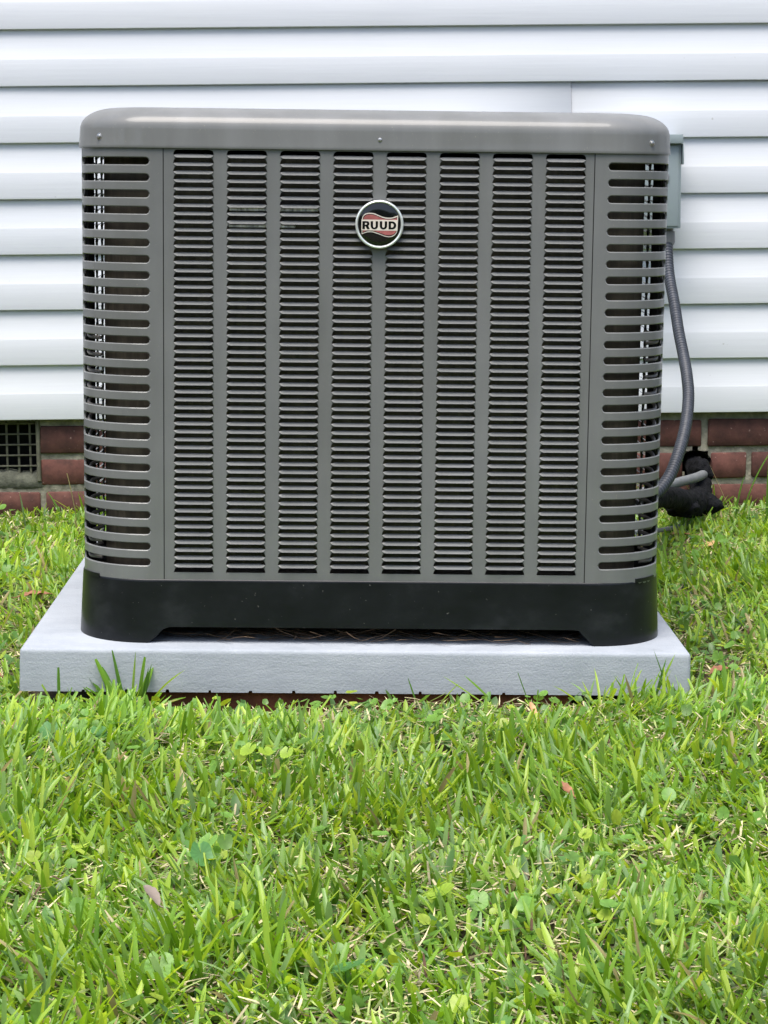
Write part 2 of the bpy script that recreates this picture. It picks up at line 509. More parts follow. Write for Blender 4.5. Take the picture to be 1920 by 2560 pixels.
for ci, (z0, z1) in enumerate([soldier] + courses):
    if ci in (0, 2, 4): anchor_r = 0.842
    else: anchor_r = 0.7475
    anchor_l = {0: -0.655, 1: -0.655, 2: -0.655, 3: -0.645, 4: -0.555}[ci]
    L = 0.2005; J = 0.0125
    xs_b = []
    # right hand run, going both ways from the visible joint
    x = anchor_r
    while x < 1.45:
        xs_b.append((x + J / 2, min(x + L + J / 2, 1.49))); x += L + J
    x = anchor_r
    while x - L - J > -0.42:
        xs_b.append((x - L - J / 2, x - J / 2)); x -= L + J
    stop = x - J / 2
    # left hand run
    if ci in (1, 2):
        first = 0.098 if ci == 2 else 0.2005
        xl = anchor_l
        xs_b.append((xl, xl + first)); xl += first + J
        while xl + L < stop: xs_b.append((xl, xl + L)); xl += L + J
        if stop - xl > 0.03: xs_b.append((xl, stop - J))
        xl = VENT_X0 - 0.01
        while xl > -1.3: xs_b.append((max(xl - L, -1.295), xl)); xl -= L + J
    elif ci == 0:
        xl = anchor_l
        while xl + L < stop: xs_b.append((xl, xl + L)); xl += L + J
        xl = VENT_X0 - 0.01
        while xl > -1.3: xs_b.append((max(xl - L, -1.295), xl)); xl -= L + J
    else:
        xl = anchor_l
        x2 = xl - J
        while x2 > -1.25: xs_b.append((max(x2 - L, -1.295), x2)); x2 -= L + J
        while xl + L < stop: xs_b.append((xl, xl + L)); xl += L + J
        if stop - xl > 0.03: xs_b.append((xl, stop - J))
    for (a, b_) in xs_b:
        if b_ - a < 0.02: continue
        # the hole where the pipes go through
        hx0, hx1 = 0.700, 0.762
        if ci == 2 and a < hx1 and b_ > hx0:
            if hx0 - a > 0.03: brick(a, hx0, z0, z1)
            if b_ - hx1 > 0.03: brick(hx1, b_, z0, z1)
            continue
        brick(a, b_, z0, z1)
# vent
vent = mesh_obj("foundation_vent", *join_parts([
    bevel_box(VENT_X1 - 0.001, VENT_X1 + 0.0075, 0.008, 0.035, 0.082, 0.262, 0.002, 1),
    bevel_box(VENT_X0 - 0.010, VENT_X0 + 0.001, 0.008, 0.035, 0.082, 0.262, 0.002, 1),
    bevel_box(VENT_X0 - 0.008, VENT_X1 + 0.007, 0.008, 0.035, 0.232, 0.262, 0.002, 1)]), WIRE, house, smooth=False)
gp = []
x = VENT_X1 - 0.0165
while x > VENT_X0:
    gp.append(bevel_box(x - 0.0023, x + 0.0023, 0.030, 0.0345, 0.09, 0.235, 0.0008, 1)); x -= 0.0245
for i in range(6):
    z = 0.1135 + i * 0.0226
    gp.append(bevel_box(VENT_X0, VENT_X1, 0.0270, 0.0312, z - 0.0017, z + 0.0017, 0.0007, 1))
mesh_obj("grille", *join_parts(gp), WIRE, vent, smooth=False)
# mortar ledge below the vent, rough
lv, lf = [], []
nl = 90
for i in range(nl):
    x = VENT_X0 + (VENT_X1 + 0.01 - VENT_X0) * i / (nl - 1)
    nn = mnoise.noise(Vector((x * 45, 0.3, 0)))
    n2 = mnoise.noise(Vector((x * 100, 2.3, 0)))
    zt = 0.097 + 0.004 * nn + 0.003 * n2
    lv += [(x, 0.040, zt + 0.006), (x, 0.022, zt), (x, 0.013 + 0.002 * nn, zt - 0.008), (x, 0.0125 + 0.002 * n2, 0.070 + 0.002 * nn), (x, 0.020, 0.0620)]
for i in range(nl - 1):
    for k in range(4):
        lf.append((i * 5 + k, i * 5 + k + 1, (i + 1) * 5 + k + 1, (i + 1) * 5 + k))
mesh_obj("mortar_sill", lv, lf, simple("mossy_mortar", (0.09, 0.095, 0.07), 0.95, var=0.4, scale=50, bmp=0.9, bscale=90, dist=0.004), foundation, angle=None)
# dark pipe opening broken in the brick
op = []
ring = []
for k in range(20):
    a = 2 * math.pi * k / 20
    ring.append((math.cos(a), math.sin(a)))
ov, of = [], []
for k, (c, s) in enumerate(ring):
    j = 1 + 0.12 * mnoise.noise(Vector((c * 2, s * 2, 5)))
    ov += [(0.728 + 0.036 * c * j, 0.0085, 0.100 + 0.034 * s * j), (0.728 + 0.031 * c * j, 0.060, 0.100 + 0.029 * s * j)]
ov.append((0.728, 0.060, 0.100))
for k in range(20):
    k2 = (k + 1) % 20
    of.append((2 * k, 2 * k2, 2 * k2 + 1, 2 * k + 1)); of.append((2 * k + 1, 2 * k2 + 1, len(ov) - 1))
mesh_obj("pipe_opening", ov, of, DARK, foundation)

# ------------------------------------------------------------------ equipment pad and the board below it
UPOS = (0.02393, 2.97892, 0.06903)
UROT = (-0.00182, 0.02118, 0.0029)
def place_unit(o):
    o.rotation_mode = 'YXZ'
    o.location = UPOS
    o.rotation_euler = UROT
PW, PT, PCX, PFY, PD = 0.914, 0.0593, -0.0204, -0.0476, 0.93
xa, xb = PCX - PW / 2, PCX + PW / 2
out2 = [(xa, 0.0), (xb, 0.0), (xb + 0.001, -PT)]
gx = xb - 0.026
while gx > xa + 0.03:
    w = random.uniform(0.0018, 0.0030); h = random.uniform(0.0022, 0.0040)
    out2 += [(gx + w, -PT), (gx + w * 0.7, -PT + h), (gx - w * 0.7, -PT + h), (gx - w, -PT)]
    gx -= 0.0573 + random.uniform(-0.002, 0.002)
out2 += [(xa - 0.001, -PT)]
bm = bmesh.new()
fr = [bm.verts.new((x, PFY, z)) for x, z in out2]
ff_ = bm.faces.new(fr)
ext = bmesh.ops.extrude_face_region(bm, geom=[ff_])
bmesh.ops.translate(bm, verts=[g for g in ext['geom'] if isinstance(g, bmesh.types.BMVert)], vec=(0, PD, 0))
bmesh.ops.recalc_face_normals(bm, faces=bm.faces)
te = [e for e in bm.edges if all(v.co.z > -0.001 for v in e.verts)] + [e for e in bm.edges if abs(e.verts[0].co.x - e.verts[1].co.x) < 0.0015 and abs(e.verts[0].co.z - e.verts[1].co.z) > 0.05]
bmesh.ops.bevel(bm, geom=list(set(te)), offset=0.0062, segments=3, affect='EDGES', profile=0.55)
me = bpy.data.meshes.new("equipment_pad"); bm.to_mesh(me); bm.free()
me.materials.append(PAD); me.shade_smooth(); me.set_sharp_from_angle(angle=math.radians(50))
pad = link("equipment_pad", me); place_unit(pad)
tag(pad, "pale grey square pad lying in the grass under the air conditioner", "equipment pad")
V, Fc = bevel_box(-0.29, 0.30, 2.948, 2.985, -0.034, 0.0085, 0.004, 2, 0.002)
bm = bmesh.new()
bo = mesh_obj("buried_board", V, Fc, RUSTWOOD)
bo.rotation_euler = (0, 0.0165, 0)
tag(bo, "rusty brown board lying under the front edge of the grey pad", "board")

# ------------------------------------------------------------------ air conditioner
ac = empty("air_conditioner"); place_unit(ac)
tag(ac, "grey louvered outdoor air conditioner with black base and round badge", "air conditioner")
W2, RC = 0.4043, 0.094
SEAM_C, SEAM = 0.0042, 0.2883
ZB, ZC = 0.0874, 0.6712
DEP = 2 * W2
YC = DEP / 2

def rsq(inset, r, n=10, dy=0.0, seg_flat=8):
    """rounded square loop in unit-local xy, counter-clockwise seen from above, starting at the front left"""
    h = W2 - inset
    r = max(r - inset * 0.7, 0.01)
    pts = []
    cen = [(-h + r, YC - h + r, math.pi), (h - r, YC - h + r, 1.5 * math.pi), (h - r, YC + h - r, 0), (-h + r, YC + h - r, 0.5 * math.pi)]
    for ci, (cx, cy, a0) in enumerate(cen):
        for k in range(n + 1):
            a = a0 + (math.pi / 2) * k / n
            pts.append((cx + r * math.cos(a), cy + r * math.sin(a)))
        nx_ = cen[(ci + 1) % 4]
        a1 = nx_[2]
        q = (nx_[0] + r * math.cos(a1), nx_[1] + r * math.sin(a1))
        p = pts[-1]
        for k in range(1, seg_flat):
            t = k / seg_flat
            pts.append((p[0] + (q[0] - p[0]) * t, p[1] + (q[1] - p[1]) * t))
    return pts

def sweep_loops(loops):
    V, Fc = [], []
    n = len(loops[0])
    for lp in loops: V += lp
    for j in range(len(loops) - 1):
        for i in range(n):
            i2 = (i + 1) % n
            Fc.append((j * n + i, j * n + i2, (j + 1) * n + i2, (j + 1) * n + i))
    return V, Fc

# cap
prof = [(0.010, 0.6735), (0.0005, 0.6722), (-0.0028, 0.6726), (-0.0032, 0.6742), (-0.0030, 0.6765), (-0.0022, 0.6850), (-0.0015, 0.6975)]
A, B = 0.052, 0.0300
for k in range(1, 13):
    a = (math.pi / 2) * k / 12
    prof.append((-0.0015 + A * (1 - math.cos(a) ** 0.92 if k < 12 else 1.0), 0.6975 + B * math.sin(a) ** 0.95))
prof += [(0.075, 0.7283), (0.090, 0.7270), (0.095, 0.7200), (0.095, 0.700)]
def cap_loop(i, z):
    return [(x, y, z) for x, y in rsq(i, RC + 0.002, 16, seg_flat=14)]
V, Fc = sweep_loops([cap_loop(i, z) for i, z in prof])
cap = mesh_obj("top_cap", V, Fc, PAINT, ac, angle=60)
V, Fc = sweep_loops([[(x, y, 0.705) for x, y in rsq(0.095, RC, 16, seg_flat=14)], [(x * 0.05, YC + (y - YC) * 0.05, 0.705) for x, y in rsq(0.095, RC, 16, seg_flat=14)]])
mesh_obj("black_closing_plate", V, Fc, DARK, cap)  # unseen black plate added to close the cabinet top against light
gp = []
for rr in np.linspace(0.05, 0.30, 11):
    pts = [Vector((rr * math.cos(a), YC + rr * math.sin(a), 0.7225 + 0.004 * (1 - rr / 0.3))) for a in np.linspace(0, 2 * math.pi, 41)]
    gp.append(tube(pts, 0.0016, 6, False))
for k in range(8):
    a = k * math.pi / 4
    gp.append(tube([Vector((0.03 * math.cos(a), YC + 0.03 * math.sin(a), 0.7245)), Vector((0.315 * math.cos(a), YC + 0.315 * math.sin(a), 0.7205))], 0.0022, 6))
mesh_obj("fan_guard", *join_parts(gp), BLACK, cap)
# screws of the cap
def screw(loc, nrm, parent):
    prof_s = [(0.0, -0.0030), (0.0018, -0.0030), (0.0027, -0.0026), (0.0030, -0.0016), (0.0030, -0.0009), (0.0046, -0.0006), (0.0047, 0.0)]
    V, Fc = [], []
    ns = 12
    for r, d in prof_s:
        for k in range(ns):
            a = 2 * math.pi * k / ns
            V.append((r * math.cos(a), d, r * math.sin(a)))
    for j in range(len(prof_s) - 1):
        for k in range(ns):
            k2 = (k + 1) % ns
            Fc.append((j * ns + k, j * ns + k2, (j + 1) * ns + k2, (j + 1) * ns + k))
    o = mesh_obj("screw", V, Fc, STEEL, parent, angle=30)
    o.location = loc
    o.rotation_euler = (0, 0, nrm)
    return o
screw((0.0045, 0.0015 - 0.0018, 0.6866), 0, cap)
for s in (-1, 1):
    th = math.radians(40)
    cxp = s * (W2 - RC); 
    px_ = cxp + s * RC * math.sin(th); py_ = RC - RC * math.cos(th)
    # positions seen in the photo: well round the corner
    screw((px_ + s * 0.0010, py_ + 0.0004 - 0.0012, 0.6872), s * th, cap)

# corner posts with long slots
NS = 26
SZ0, SP = 0.6551, 0.02174
HS = 0.00480
def post_path(s, seam_x, half, r):
    """s along the sheet from the front seam; returns outward (x>0 corner) x, y, nx, ny"""
    fl = half - r - seam_x
    if s <= fl: return (seam_x + s, 0.0, 0.0, -1.0)
    arc = r * math.pi / 2
    if s <= fl + arc:
        a = (s - fl) / r
        return (half - r + r * math.sin(a), r - r * math.cos(a), math.sin(a), -math.cos(a))
    d = s - fl - arc
    return (half, r + d, 1.0, 0.0)
def corner_post(sign, seam_x, half):
    r = RC
    fl = half - r - seam_x
    total = fl + r * math.pi / 2 + (0.1187 - r)
    TH = 0.0024
    CH = 0.0012
    s0, s1 = 0.0190, fl + r * math.radians(79)
    ss = [0.0006, 0.006, s0 - CH - 0.0012, s0 - CH - 0.00005, s0 - CH * 0.85, s0 - CH * 0.4]
    for t in (0, 0.08, 0.25, 0.5, 0.8, 1.3): ss.append(s0 + HS * t)
    ss += list(np.linspace(s0 + HS * 2.2, s1 - HS * 2.2, 26))
    for t in (1.3, 0.8, 0.5, 0.25, 0.08, 0): ss.append(s1 - HS * t)
    ss += [s1 + CH * 0.4, s1 + CH * 0.85, s1 + CH + 0.00005, s1 + CH + 0.0012, fl + r * math.pi / 2 + 0.006, total - 0.0006]
    def hh(s, extra=0.0):
        h = HS + extra
        if s < s0 - extra or s > s1 + extra: return 0.0
        if s < s0 - extra or s > s1 + extra: return 0.0
        if s < s0 + HS: return math.sqrt(max(h * h - (s0 + HS - s) ** 2, 0))
        if s > s1 - HS: return math.sqrt(max(h * h - (s - s1 + HS) ** 2, 0))
        return h
    V, Fc = [], []
    def pt(s, z, depth):
        x, y, nx_, ny_ = post_path(s, seam_x, half, r)
        return (sign * (x - nx_ * depth), y - ny_ * depth, z)
    cents = [SZ0 - i * SP for i in range(NS)]
    bands = []
    zt = 0.678; zb = 0.0830
    for i in range(NS + 1):
        hi = cents[i - 1] if i > 0 else None
        lo = cents[i] if i < NS else None
        bands.append((hi, lo))
    for hi, lo in bands:
        base = len(V)
        for s in ss:
            a = (hi - hh(s, CH)) if hi is not None else zt
            a_in = (hi - hh(s)) if hi is not None else zt
            b = (lo + hh(s, CH)) if lo is not None else zb
            b_in = (lo + hh(s)) if lo is not None else zb
            V.extend([pt(s, a_in, TH), pt(s, a_in, CH), pt(s, a, 0), pt(s, b, 0), pt(s, b_in, CH), pt(s, b_in, TH)])
        for i in range(len(ss) - 1):
            for k in range(5):
                p = base + i * 6 + k; q = base + (i + 1) * 6 + k
                f = (p, q, q + 1, p + 1)
                Fc.append(f if sign < 0 else f[::-1])
            p = base + i * 6; q = base + (i + 1) * 6
            f = (p + 5, q + 5, q, p)
            Fc.append(f if sign < 0 else f[::-1])
    return V, Fc
VL, FL = corner_post(-1, 0.2841 + 0.0006, 0.4037)
mesh_obj("corner_post", VL, FL, PAINT, ac, angle=12)
VR, FR = corner_post(1, 0.2925 + 0.0006, 0.4049)
mesh_obj("corner_post", VR, FR, PAINT, ac, angle=12)
# the two rear posts: the same sheets turned about the middle of the cabinet
for (vv, fc) in ((VL, FL), (VR, FR)):
    mesh_obj("corner_post", [(-x, DEP - y, z) for x, y, z in vv], fc, PAINT, ac, angle=12)

# louvered panel
LP, LW, NC, NR = 0.01088, 0.0540, 8, 53
CP = 0.0712
LZ0 = 0.6637
HH = 0.30 * LP; CE = 0.0054
def louver_geo():
    tx = [-1, -0.94, -0.87, -0.79, -0.4, 0.4, 0.79, 0.87, 0.94, 1]
    V, Fc = [], []
    hw = LW / 2
    for t in tx:
        x = t * hw
        e = (hw - abs(x)) / CE
        k = 1.0 if e >= 1 else math.sin(e * math.pi / 2) ** 0.75 if e > 0 else 0.0
        ki = 0.0 if e <= 0 else min(1.0, e * 0.8 + 0.1)
        V += [(x * 0.985, 0.0034 * ki, 0.13 * LP * ki), (x * 0.998, 0.0005 * ki, 0.02 * LP * ki), (x, -0.0007 * k, -HH * 0.30 * k),
              (x, -0.0016 * k, -HH * 0.66 * k), (x, -0.0034 * k, -HH * 0.96 * k), (x, -0.0035 * k, -HH * 1.03 * k)]
    m_ = 6
    for i in range(len(tx) - 1):
        for k in range(m_ - 1):
            Fc.append((i * m_ + k, i * m_ + k + 1, (i + 1) * m_ + k + 1, (i + 1) * m_ + k))
    return V, Fc
def edge_curve():
    """list of (dz, inset) going down one pitch from a hole's flat bottom"""
    c = [(0.0, -0.0004), (-0.11, 0.0022), (-0.21, 0.0042), (-0.31, 0.0054)]
    for k in range(1, 8):
        a = (math.pi / 2) * k / 7
        c.append((-0.31 - 0.66 * (1 - math.cos(a)), 0.0054 * (1 - math.sin(a)) ** 1.0 if k < 7 else 0.0))
    c.append((-1.0, -0.0004))
    return c
def rail_geo():
    V, Fc = [], []
    ec = edge_curve()
    zs = []; ins = []
    ztop = LZ0 + 0.0070
    # first hole is cut short below the cap: start part way down the curve
    for dz, i_ in [(-0.31 - 0.66 * (1 - math.cos((math.pi / 2) * k / 7)), 0.0054 * (1 - math.sin((math.pi / 2) * k / 7))) for k in range(8)]:
        z = LZ0 + LP * (dz + 1)
        if z < ztop - 0.0003: zs.append(z); ins.append(i_)
    for r_ in range(NR - 1):
        for dz, i_ in ec:
            zs.append(LZ0 - r_ * LP + dz * LP); ins.append(i_)
    zs = [ztop] + zs; ins = [0.0054] + ins
    zend = LZ0 - (NR - 1) * LP
    x_left = -SEAM; x_right = SEAM
    cols = [(i - 3.5) * CP + 0.0008 for i in range(NC)]
    rails = []
    for i in range(NC + 1):
        a = None if i == 0 else cols[i - 1] + LW / 2
        b = None if i == NC else cols[i] - LW / 2
        rails.append((a, b))
    for a, b in rails:
        base = len(V); T = 0.0014
        for z, i_ in zip(zs, ins):
            xa_ = x_left if a is None else a - i_
            xb_ = x_right if b is None else b + i_
            V.extend([(xa_, T, z), (xa_, 0, z), (xb_, 0, z), (xb_, T, z)])
        for j in range(len(zs) - 1):
            if abs(zs[j] - zs[j + 1]) < 1e-7 and False: continue
            for k in range(3):
                p = base + j * 4 + k; q = base + (j + 1) * 4 + k
                Fc.append((p, q, q + 1, p + 1))
    zt = 0.678; zb = 0.0830
    CHf = 0.0006
    for za, zb_ in ((zt, ztop), (zend, zb)):
        base = len(V)
        V += [(x_left, 0, za), (x_right, 0, za), (x_right, 0, zb_), (x_left, 0, zb_), (x_left, 0.0014, za), (x_right, 0.0014, za), (x_right, 0.0014, zb_), (x_left, 0.0014, zb_)]
        Fc += [(base, base + 3, base + 2, base + 1), (base, base + 1, base + 5, base + 4), (base + 3, base + 7, base + 6, base + 2)]
    return V, Fc, cols
LV_, LF_ = louver_geo()
RV_, RF_, COLS = rail_geo()
panel = mesh_obj("louvered_panel", RV_, RF_, PAINT, ac, angle=35)
panel.location = (SEAM_C, 0.0004, 0)
first = None
rest = []
count = 0
for r_ in range(NR - 1):
    for c in COLS:
        z = LZ0 - r_ * LP
        if count < 300:
            if first is None:
                first = mesh_obj("louver", LV_, LF_, PAINT, panel, angle=35)
                first.location = (c, 0, z)
            else:
                o = first.copy(); COL.objects.link(o); o.parent = panel; o.location = (c, 0, z)
        else:
            rest.append(([(x + c, y, zz + z) for x, y, zz in LV_], LF_))
        count += 1
o = mesh_obj("lower_louvers", *join_parts(rest), PAINT, panel, angle=35)
o['kind'] = 'stuff'
# side and rear panels: the same pressing, joined
allp = [(RV_, RF_)]
for r_ in range(NR - 1):
    for c in COLS:
        allp.append(([(x + c, y, zz + LZ0 - r_ * LP) for x, y, zz in LV_], LF_))
AV, AF = join_parts(allp)
side = mesh_obj("side_panel", AV, AF, PAINT, ac, angle=35)
side.location = (-W2 + 0.0010, YC, 0); side.rotation_euler = (0, 0, -math.pi / 2)
side['kind'] = 'stuff'
for (lx, ly, rz) in ((W2 + 0.0002, YC, math.pi / 2), (0, DEP - 0.0004, math.pi)):
    o = side.copy(); COL.objects.link(o); o.parent = ac; o.location = (lx, ly, 0); o.rotation_euler = (0, 0, rz)
# dark strip behind the panel seams
for sx in (SEAM_C - SEAM, SEAM_C + SEAM):
    mesh_obj("seam_flange", *box(sx - 0.006, sx + 0.006, 0.0022, 0.0042, 0.088, 0.675), DARKGAP, ac, smooth=False)

# dark strips added beside the coil, blocking the bright view through the side louvers
for s in (-1, 1):
    mesh_obj("blocking_strip", *box(min(s * 0.3945, s * 0.3975), max(s * 0.3945, s * 0.3975), 0.082, 0.160, 0.088, 0.672), DARKGAP, ac, smooth=False)
# coil
cl_ = [[(x, y, z) for x, y in rsq(0.030, 0.092, 10)] for z in np.linspace(0.089, 0.664, 30)]
V, Fc = sweep_loops(cl_)
mesh_obj("coil", V, Fc, COIL, ac)
PALE_STRIP = simple("pale_strip", (0.75, 0.80, 0.88), 0.35, metal=0.5, var=0.7, scale=160, stretch=(1, 1, 0.3), bmp=0.8, bscale=400)  # pale streaky strips set between the louvers and the coil
for (xa_, xb_, za_, zb__) in ((-0.197, -0.077, 0.5905, 0.5955), (-0.198, -0.108, 0.5685, 0.5725)):
    mesh_obj("pale_strip", *bevel_box(xa_, xb_, 0.0045, 0.032, za_, zb__, 0.001, 1), PALE_STRIP, ac)
V, Fc = sweep_loops([[(x, y, 0.089) for x, y in rsq(0.001, RC, 10)], [(x * 0.02, YC + (y - YC) * 0.02, 0.089) for x, y in rsq(0.001, RC, 10)]])
mesh_obj("base_pan", V, Fc, DARK, ac)
# tube bends at the coil end, by the two front corners
TUBEMAT = simple("aluminium_tube", (0.16, 0.15, 0.135), 0.5, metal=0.4, var=0.25)
for s in (-1, 1):
    gp = []
    for k in range(14):
        z = 0.11 + k * 0.0235
        x0 = s * (W2 - 0.0135)
        gp.append(tube(catmull([Vector((s * (W2 - 0.030), 0.050, z)), Vector((x0, 0.056, z + 0.002)), Vector((x0 - s * 0.000, 0.075, z + 0.010)), Vector((s * (W2 - 0.026), 0.088, z + 0.014))], 5), 0.0027, 7))
    tag(mesh_obj("coil_tube_bends", *join_parts(gp), TUBEMAT, ac), kind='stuff')

# base
def base_loop(z, inset, dyn=False):
    return [(x, y, z) for x, y in rsq(inset, RC + 0.004, 14, seg_flat=60)]
lt = base_loop(0.0, 0)
def zbot(x, y):
    onf = abs(y - YC) > W2 - 0.004
    if not onf: return 0.0
    x2 = abs(x - 0.0015)
    if x2 < 0.2835: return 0.0225
    if x2 < 0.302: 
        t = (0.302 - x2) / 0.0185
        return 0.0225 * (t ** 0.8)
    return 0.0
def flared(inset_top, inset_bot, z_top, lv):
    out = []
    P0 = rsq(0, RC + 0.004, 14, seg_flat=60)
    T = rsq(inset_top, RC + 0.004, 14, seg_flat=60); Bt = rsq(inset_bot, RC + 0.004, 14, seg_flat=60)
    for t in lv:
        ring_ = []
        for p0, a, b in zip(P0, T, Bt):
            zb_ = zbot(*p0)
            z = z_top + (zb_ - z_top) * t
            u = 1 - z / z_top
            ring_.append((a[0] + (b[0] - a[0]) * u, a[1] + (b[1] - a[1]) * u, z))
        out.append(ring_)
    return out
loops = [base_loop(0.0874, 0.004), base_loop(0.0880, -0.0006)]
loops += flared(-0.0018, -0.0062, 0.0868, [0, 0.03, 0.25, 0.5, 0.75, 0.95])
loops += flared(-0.0018, -0.0060, 0.0868, [1.0])
loops += flared(0.004, 0.002, 0.0868, [1.0])
lp = loops[-1]
loops.append([(x, y, 0.045) for x, y, z in lp])
V, Fc = sweep_loops(loops)
base = mesh_obj("base", V, Fc, BLACK, ac, angle=50)
V, Fc = sweep_loops([[(x, y, 0.044) for x, y, z in lp], [(x * 0.02, YC + (y - YC) * 0.02, 0.044) for x, y, z in lp]])
mesh_obj("base_floor", V, Fc, BLACK, base)
# retaining tabs of the base in front of the corner posts
gp = []
for sx, a0 in ((-1, 58), (1, 50)):
    V, Fc = [], []
    for k in range(7):
        a = math.radians(a0 - 14 + 28 * k / 6 - (0 if sx < 0 else 0))
        r_o = RC + 0.0022
        cx, cyy = sx * (W2 - RC), RC
        for (rr, z) in ((RC + 0.0006, 0.0860), (r_o, 0.0860), (r_o, 0.0912), (RC + 0.0006, 0.0912)):
            V.append((cx + sx * rr * math.sin(a), cyy - rr * math.cos(a), z))
    for k in range(6):
        for j in range(4):
            j2 = (j + 1) % 4
            Fc.append((k * 4 + j, k * 4 + j2, (k + 1) * 4 + j2, (k + 1) * 4 + j))
    Fc += [(0, 1, 2, 3), (27, 26, 25, 24)]
    gp.append((V, Fc))
mesh_obj("retaining_tab", *join_parts(gp), BLACK, base)

# badge -------------------------------------------------------------
BS = 5.92e-5
badge = empty("badge", (0.0050, -0.0075, 0.5749), ac)
def lathe(prof_, ns, name, mat, parent):
    V, Fc = [], []
    for r, d in prof_:
        for k in range(ns):
            a = 2 * math.pi * k / ns
            V.append((r * math.cos(a), d, r * math.sin(a)))
    for j in range(len(prof_) - 1):
        for k in range(ns):
            k2 = (k + 1) % ns
            Fc.append((j * ns + k, (j + 1) * ns + k, (j + 1) * ns + k2, j * ns + k2))
    Fc.append(tuple((len(prof_) - 1) * ns + k for k in range(ns)))
    return mesh_obj(name, V, Fc, mat, parent, angle=30)
lathe([(0.0322, 0.006), (0.0325, -0.0005), (0.0318, -0.0022), (0.0305, -0.0028), (0.0294, -0.0024), (0.0289, -0.0012), (0.0286, -0.0006), (0.0285, 0.0)], 64, "rim", CHROME, badge)
lathe([(0.0291, -0.0004), (0.0280, -0.0010), (0.0150, -0.0012), (0.0005, -0.0013)], 64, "face", BADGE_BLACK, badge)
def sc(pts): return [((x - 812) , (745 - y)) for x, y in pts]
def smooth_pts(pts, n=8): return [(p.x, p.y) for p in catmull([Vector((x, y, 0)) for x, y in pts], n)]
top_w = smooth_pts([(410, 640), (438, 555), (500, 503), (600, 487), (700, 500), (800, 540), (900, 577), (1000, 592), (1100, 586), (1160, 565), (1236, 536)])
bot_w = smooth_pts([(1222, 880), (1190, 950), (1130, 1005), (1040, 1028), (940, 1017), (830, 978), (720, 940), (620, 920), (520, 930), (412, 972)])
def offs(pts, dy): return [(x, y + dy) for x, y in pts]
outer = sc(top_w + bot_w)
dp = 0.0002
poly2d([outer], dp, -0.0015, BADGE_CREAM, "emblem_outline", badge, BS)
tin = smooth_pts([(426, 640), (450, 572), (508, 524), (600, 510), (700, 524), (800, 564), (900, 601), (1000, 616), (1105, 609), (1212, 575)])
bin_ = smooth_pts([(1208, 880), (1176, 940), (1122, 984), (1040, 1006), (940, 994), (830, 955), (720, 917), (620, 898), (520, 907), (426, 944)])
poly2d([sc(tin + bin_)], dp, -0.0017, BADGE_BLACK, "emblem_inset", badge, BS)
t2 = smooth_pts([(438, 640), (462, 585), (512, 542), (600, 526), (700, 540), (800, 580), (900, 615), (1000, 630), (1105, 624), (1206, 596)])
b2 = smooth_pts([(1204, 880), (1168, 930), (1120, 966), (1040, 986), (940, 976), (830, 938), (720, 900), (620, 884), (520, 892), (436, 922)])
poly2d([sc(t2 + [(1206, 640)])], dp, -0.0019, BADGE_PINK, "emblem_stripe", badge, BS)
poly2d([sc([(436, 880)] + [(1204, 880)] + b2[1:])], dp, -0.0019, BADGE_PINK, "emblem_stripe", badge, BS)
poly2d([sc([(404, 640), (1226, 640), (1218, 882), (404, 882)])], dp, -0.0021, BADGE_CREAM, "emblem_band", badge, BS)
# letters R U U D
def arc(cx, cy, rx, ry, a0, a1, n=10):
    return [(cx + rx * math.cos(math.radians(a0 + (a1 - a0) * k / n)), cy - ry * math.sin(math.radians(a0 + (a1 - a0) * k / n))) for k in range(n + 1)]
T_, B_ = 674, 853
def letter_R(x0):
    o_ = [(x0, B_), (x0, T_), (x0 + 105, T_)] + arc(x0 + 105, T_ + 54, 54, 54, 80, -60, 10) + [(x0 + 168, B_), (x0 + 108, B_), (x0 + 76, T_ + 114), (x0 + 58, T_ + 114), (x0 + 58, B_)]
    h_ = [(x0 + 58, T_ + 38), (x0 + 58, T_ + 78)] + arc(x0 + 88, T_ + 58, 18, 20, -90, 90, 6)
    return [sc(o_), sc(h_)]
def letter_U(x0):
    w = 168; t = 55
    o_ = [(x0, T_), (x0 + t, T_), (x0 + t, B_ - 70)] + arc(x0 + w / 2, B_ - 70, w / 2 - t, 34, 180, 360, 10) + [(x0 + w - t, T_), (x0 + w, T_), (x0 + w, B_ - 75)] + arc(x0 + w / 2, B_ - 75, w / 2, 79, 0, -180, 14)
    return [sc(o_)]
def letter_D(x0):
    o_ = [(x0, B_), (x0, T_), (x0 + 78, T_)] + arc(x0 + 78, (T_ + B_) / 2, 96, (B_ - T_) / 2, 88, -88, 14) + [(x0 + 78, B_)]
    h_ = [(x0 + 55, T_ + 42), (x0 + 55, B_ - 42)] + arc(x0 + 76, (T_ + B_) / 2, 42, (B_ - T_) / 2 - 42, -90, 90, 10)
    return [sc(o_), sc(h_)]
LET = [letter_R(425), letter_U(612), letter_U(818), letter_D(1018)]
for lt_ in LET:
    poly2d(lt_, dp, -0.0023, BADGE_BLACK, "letter", badge, BS)

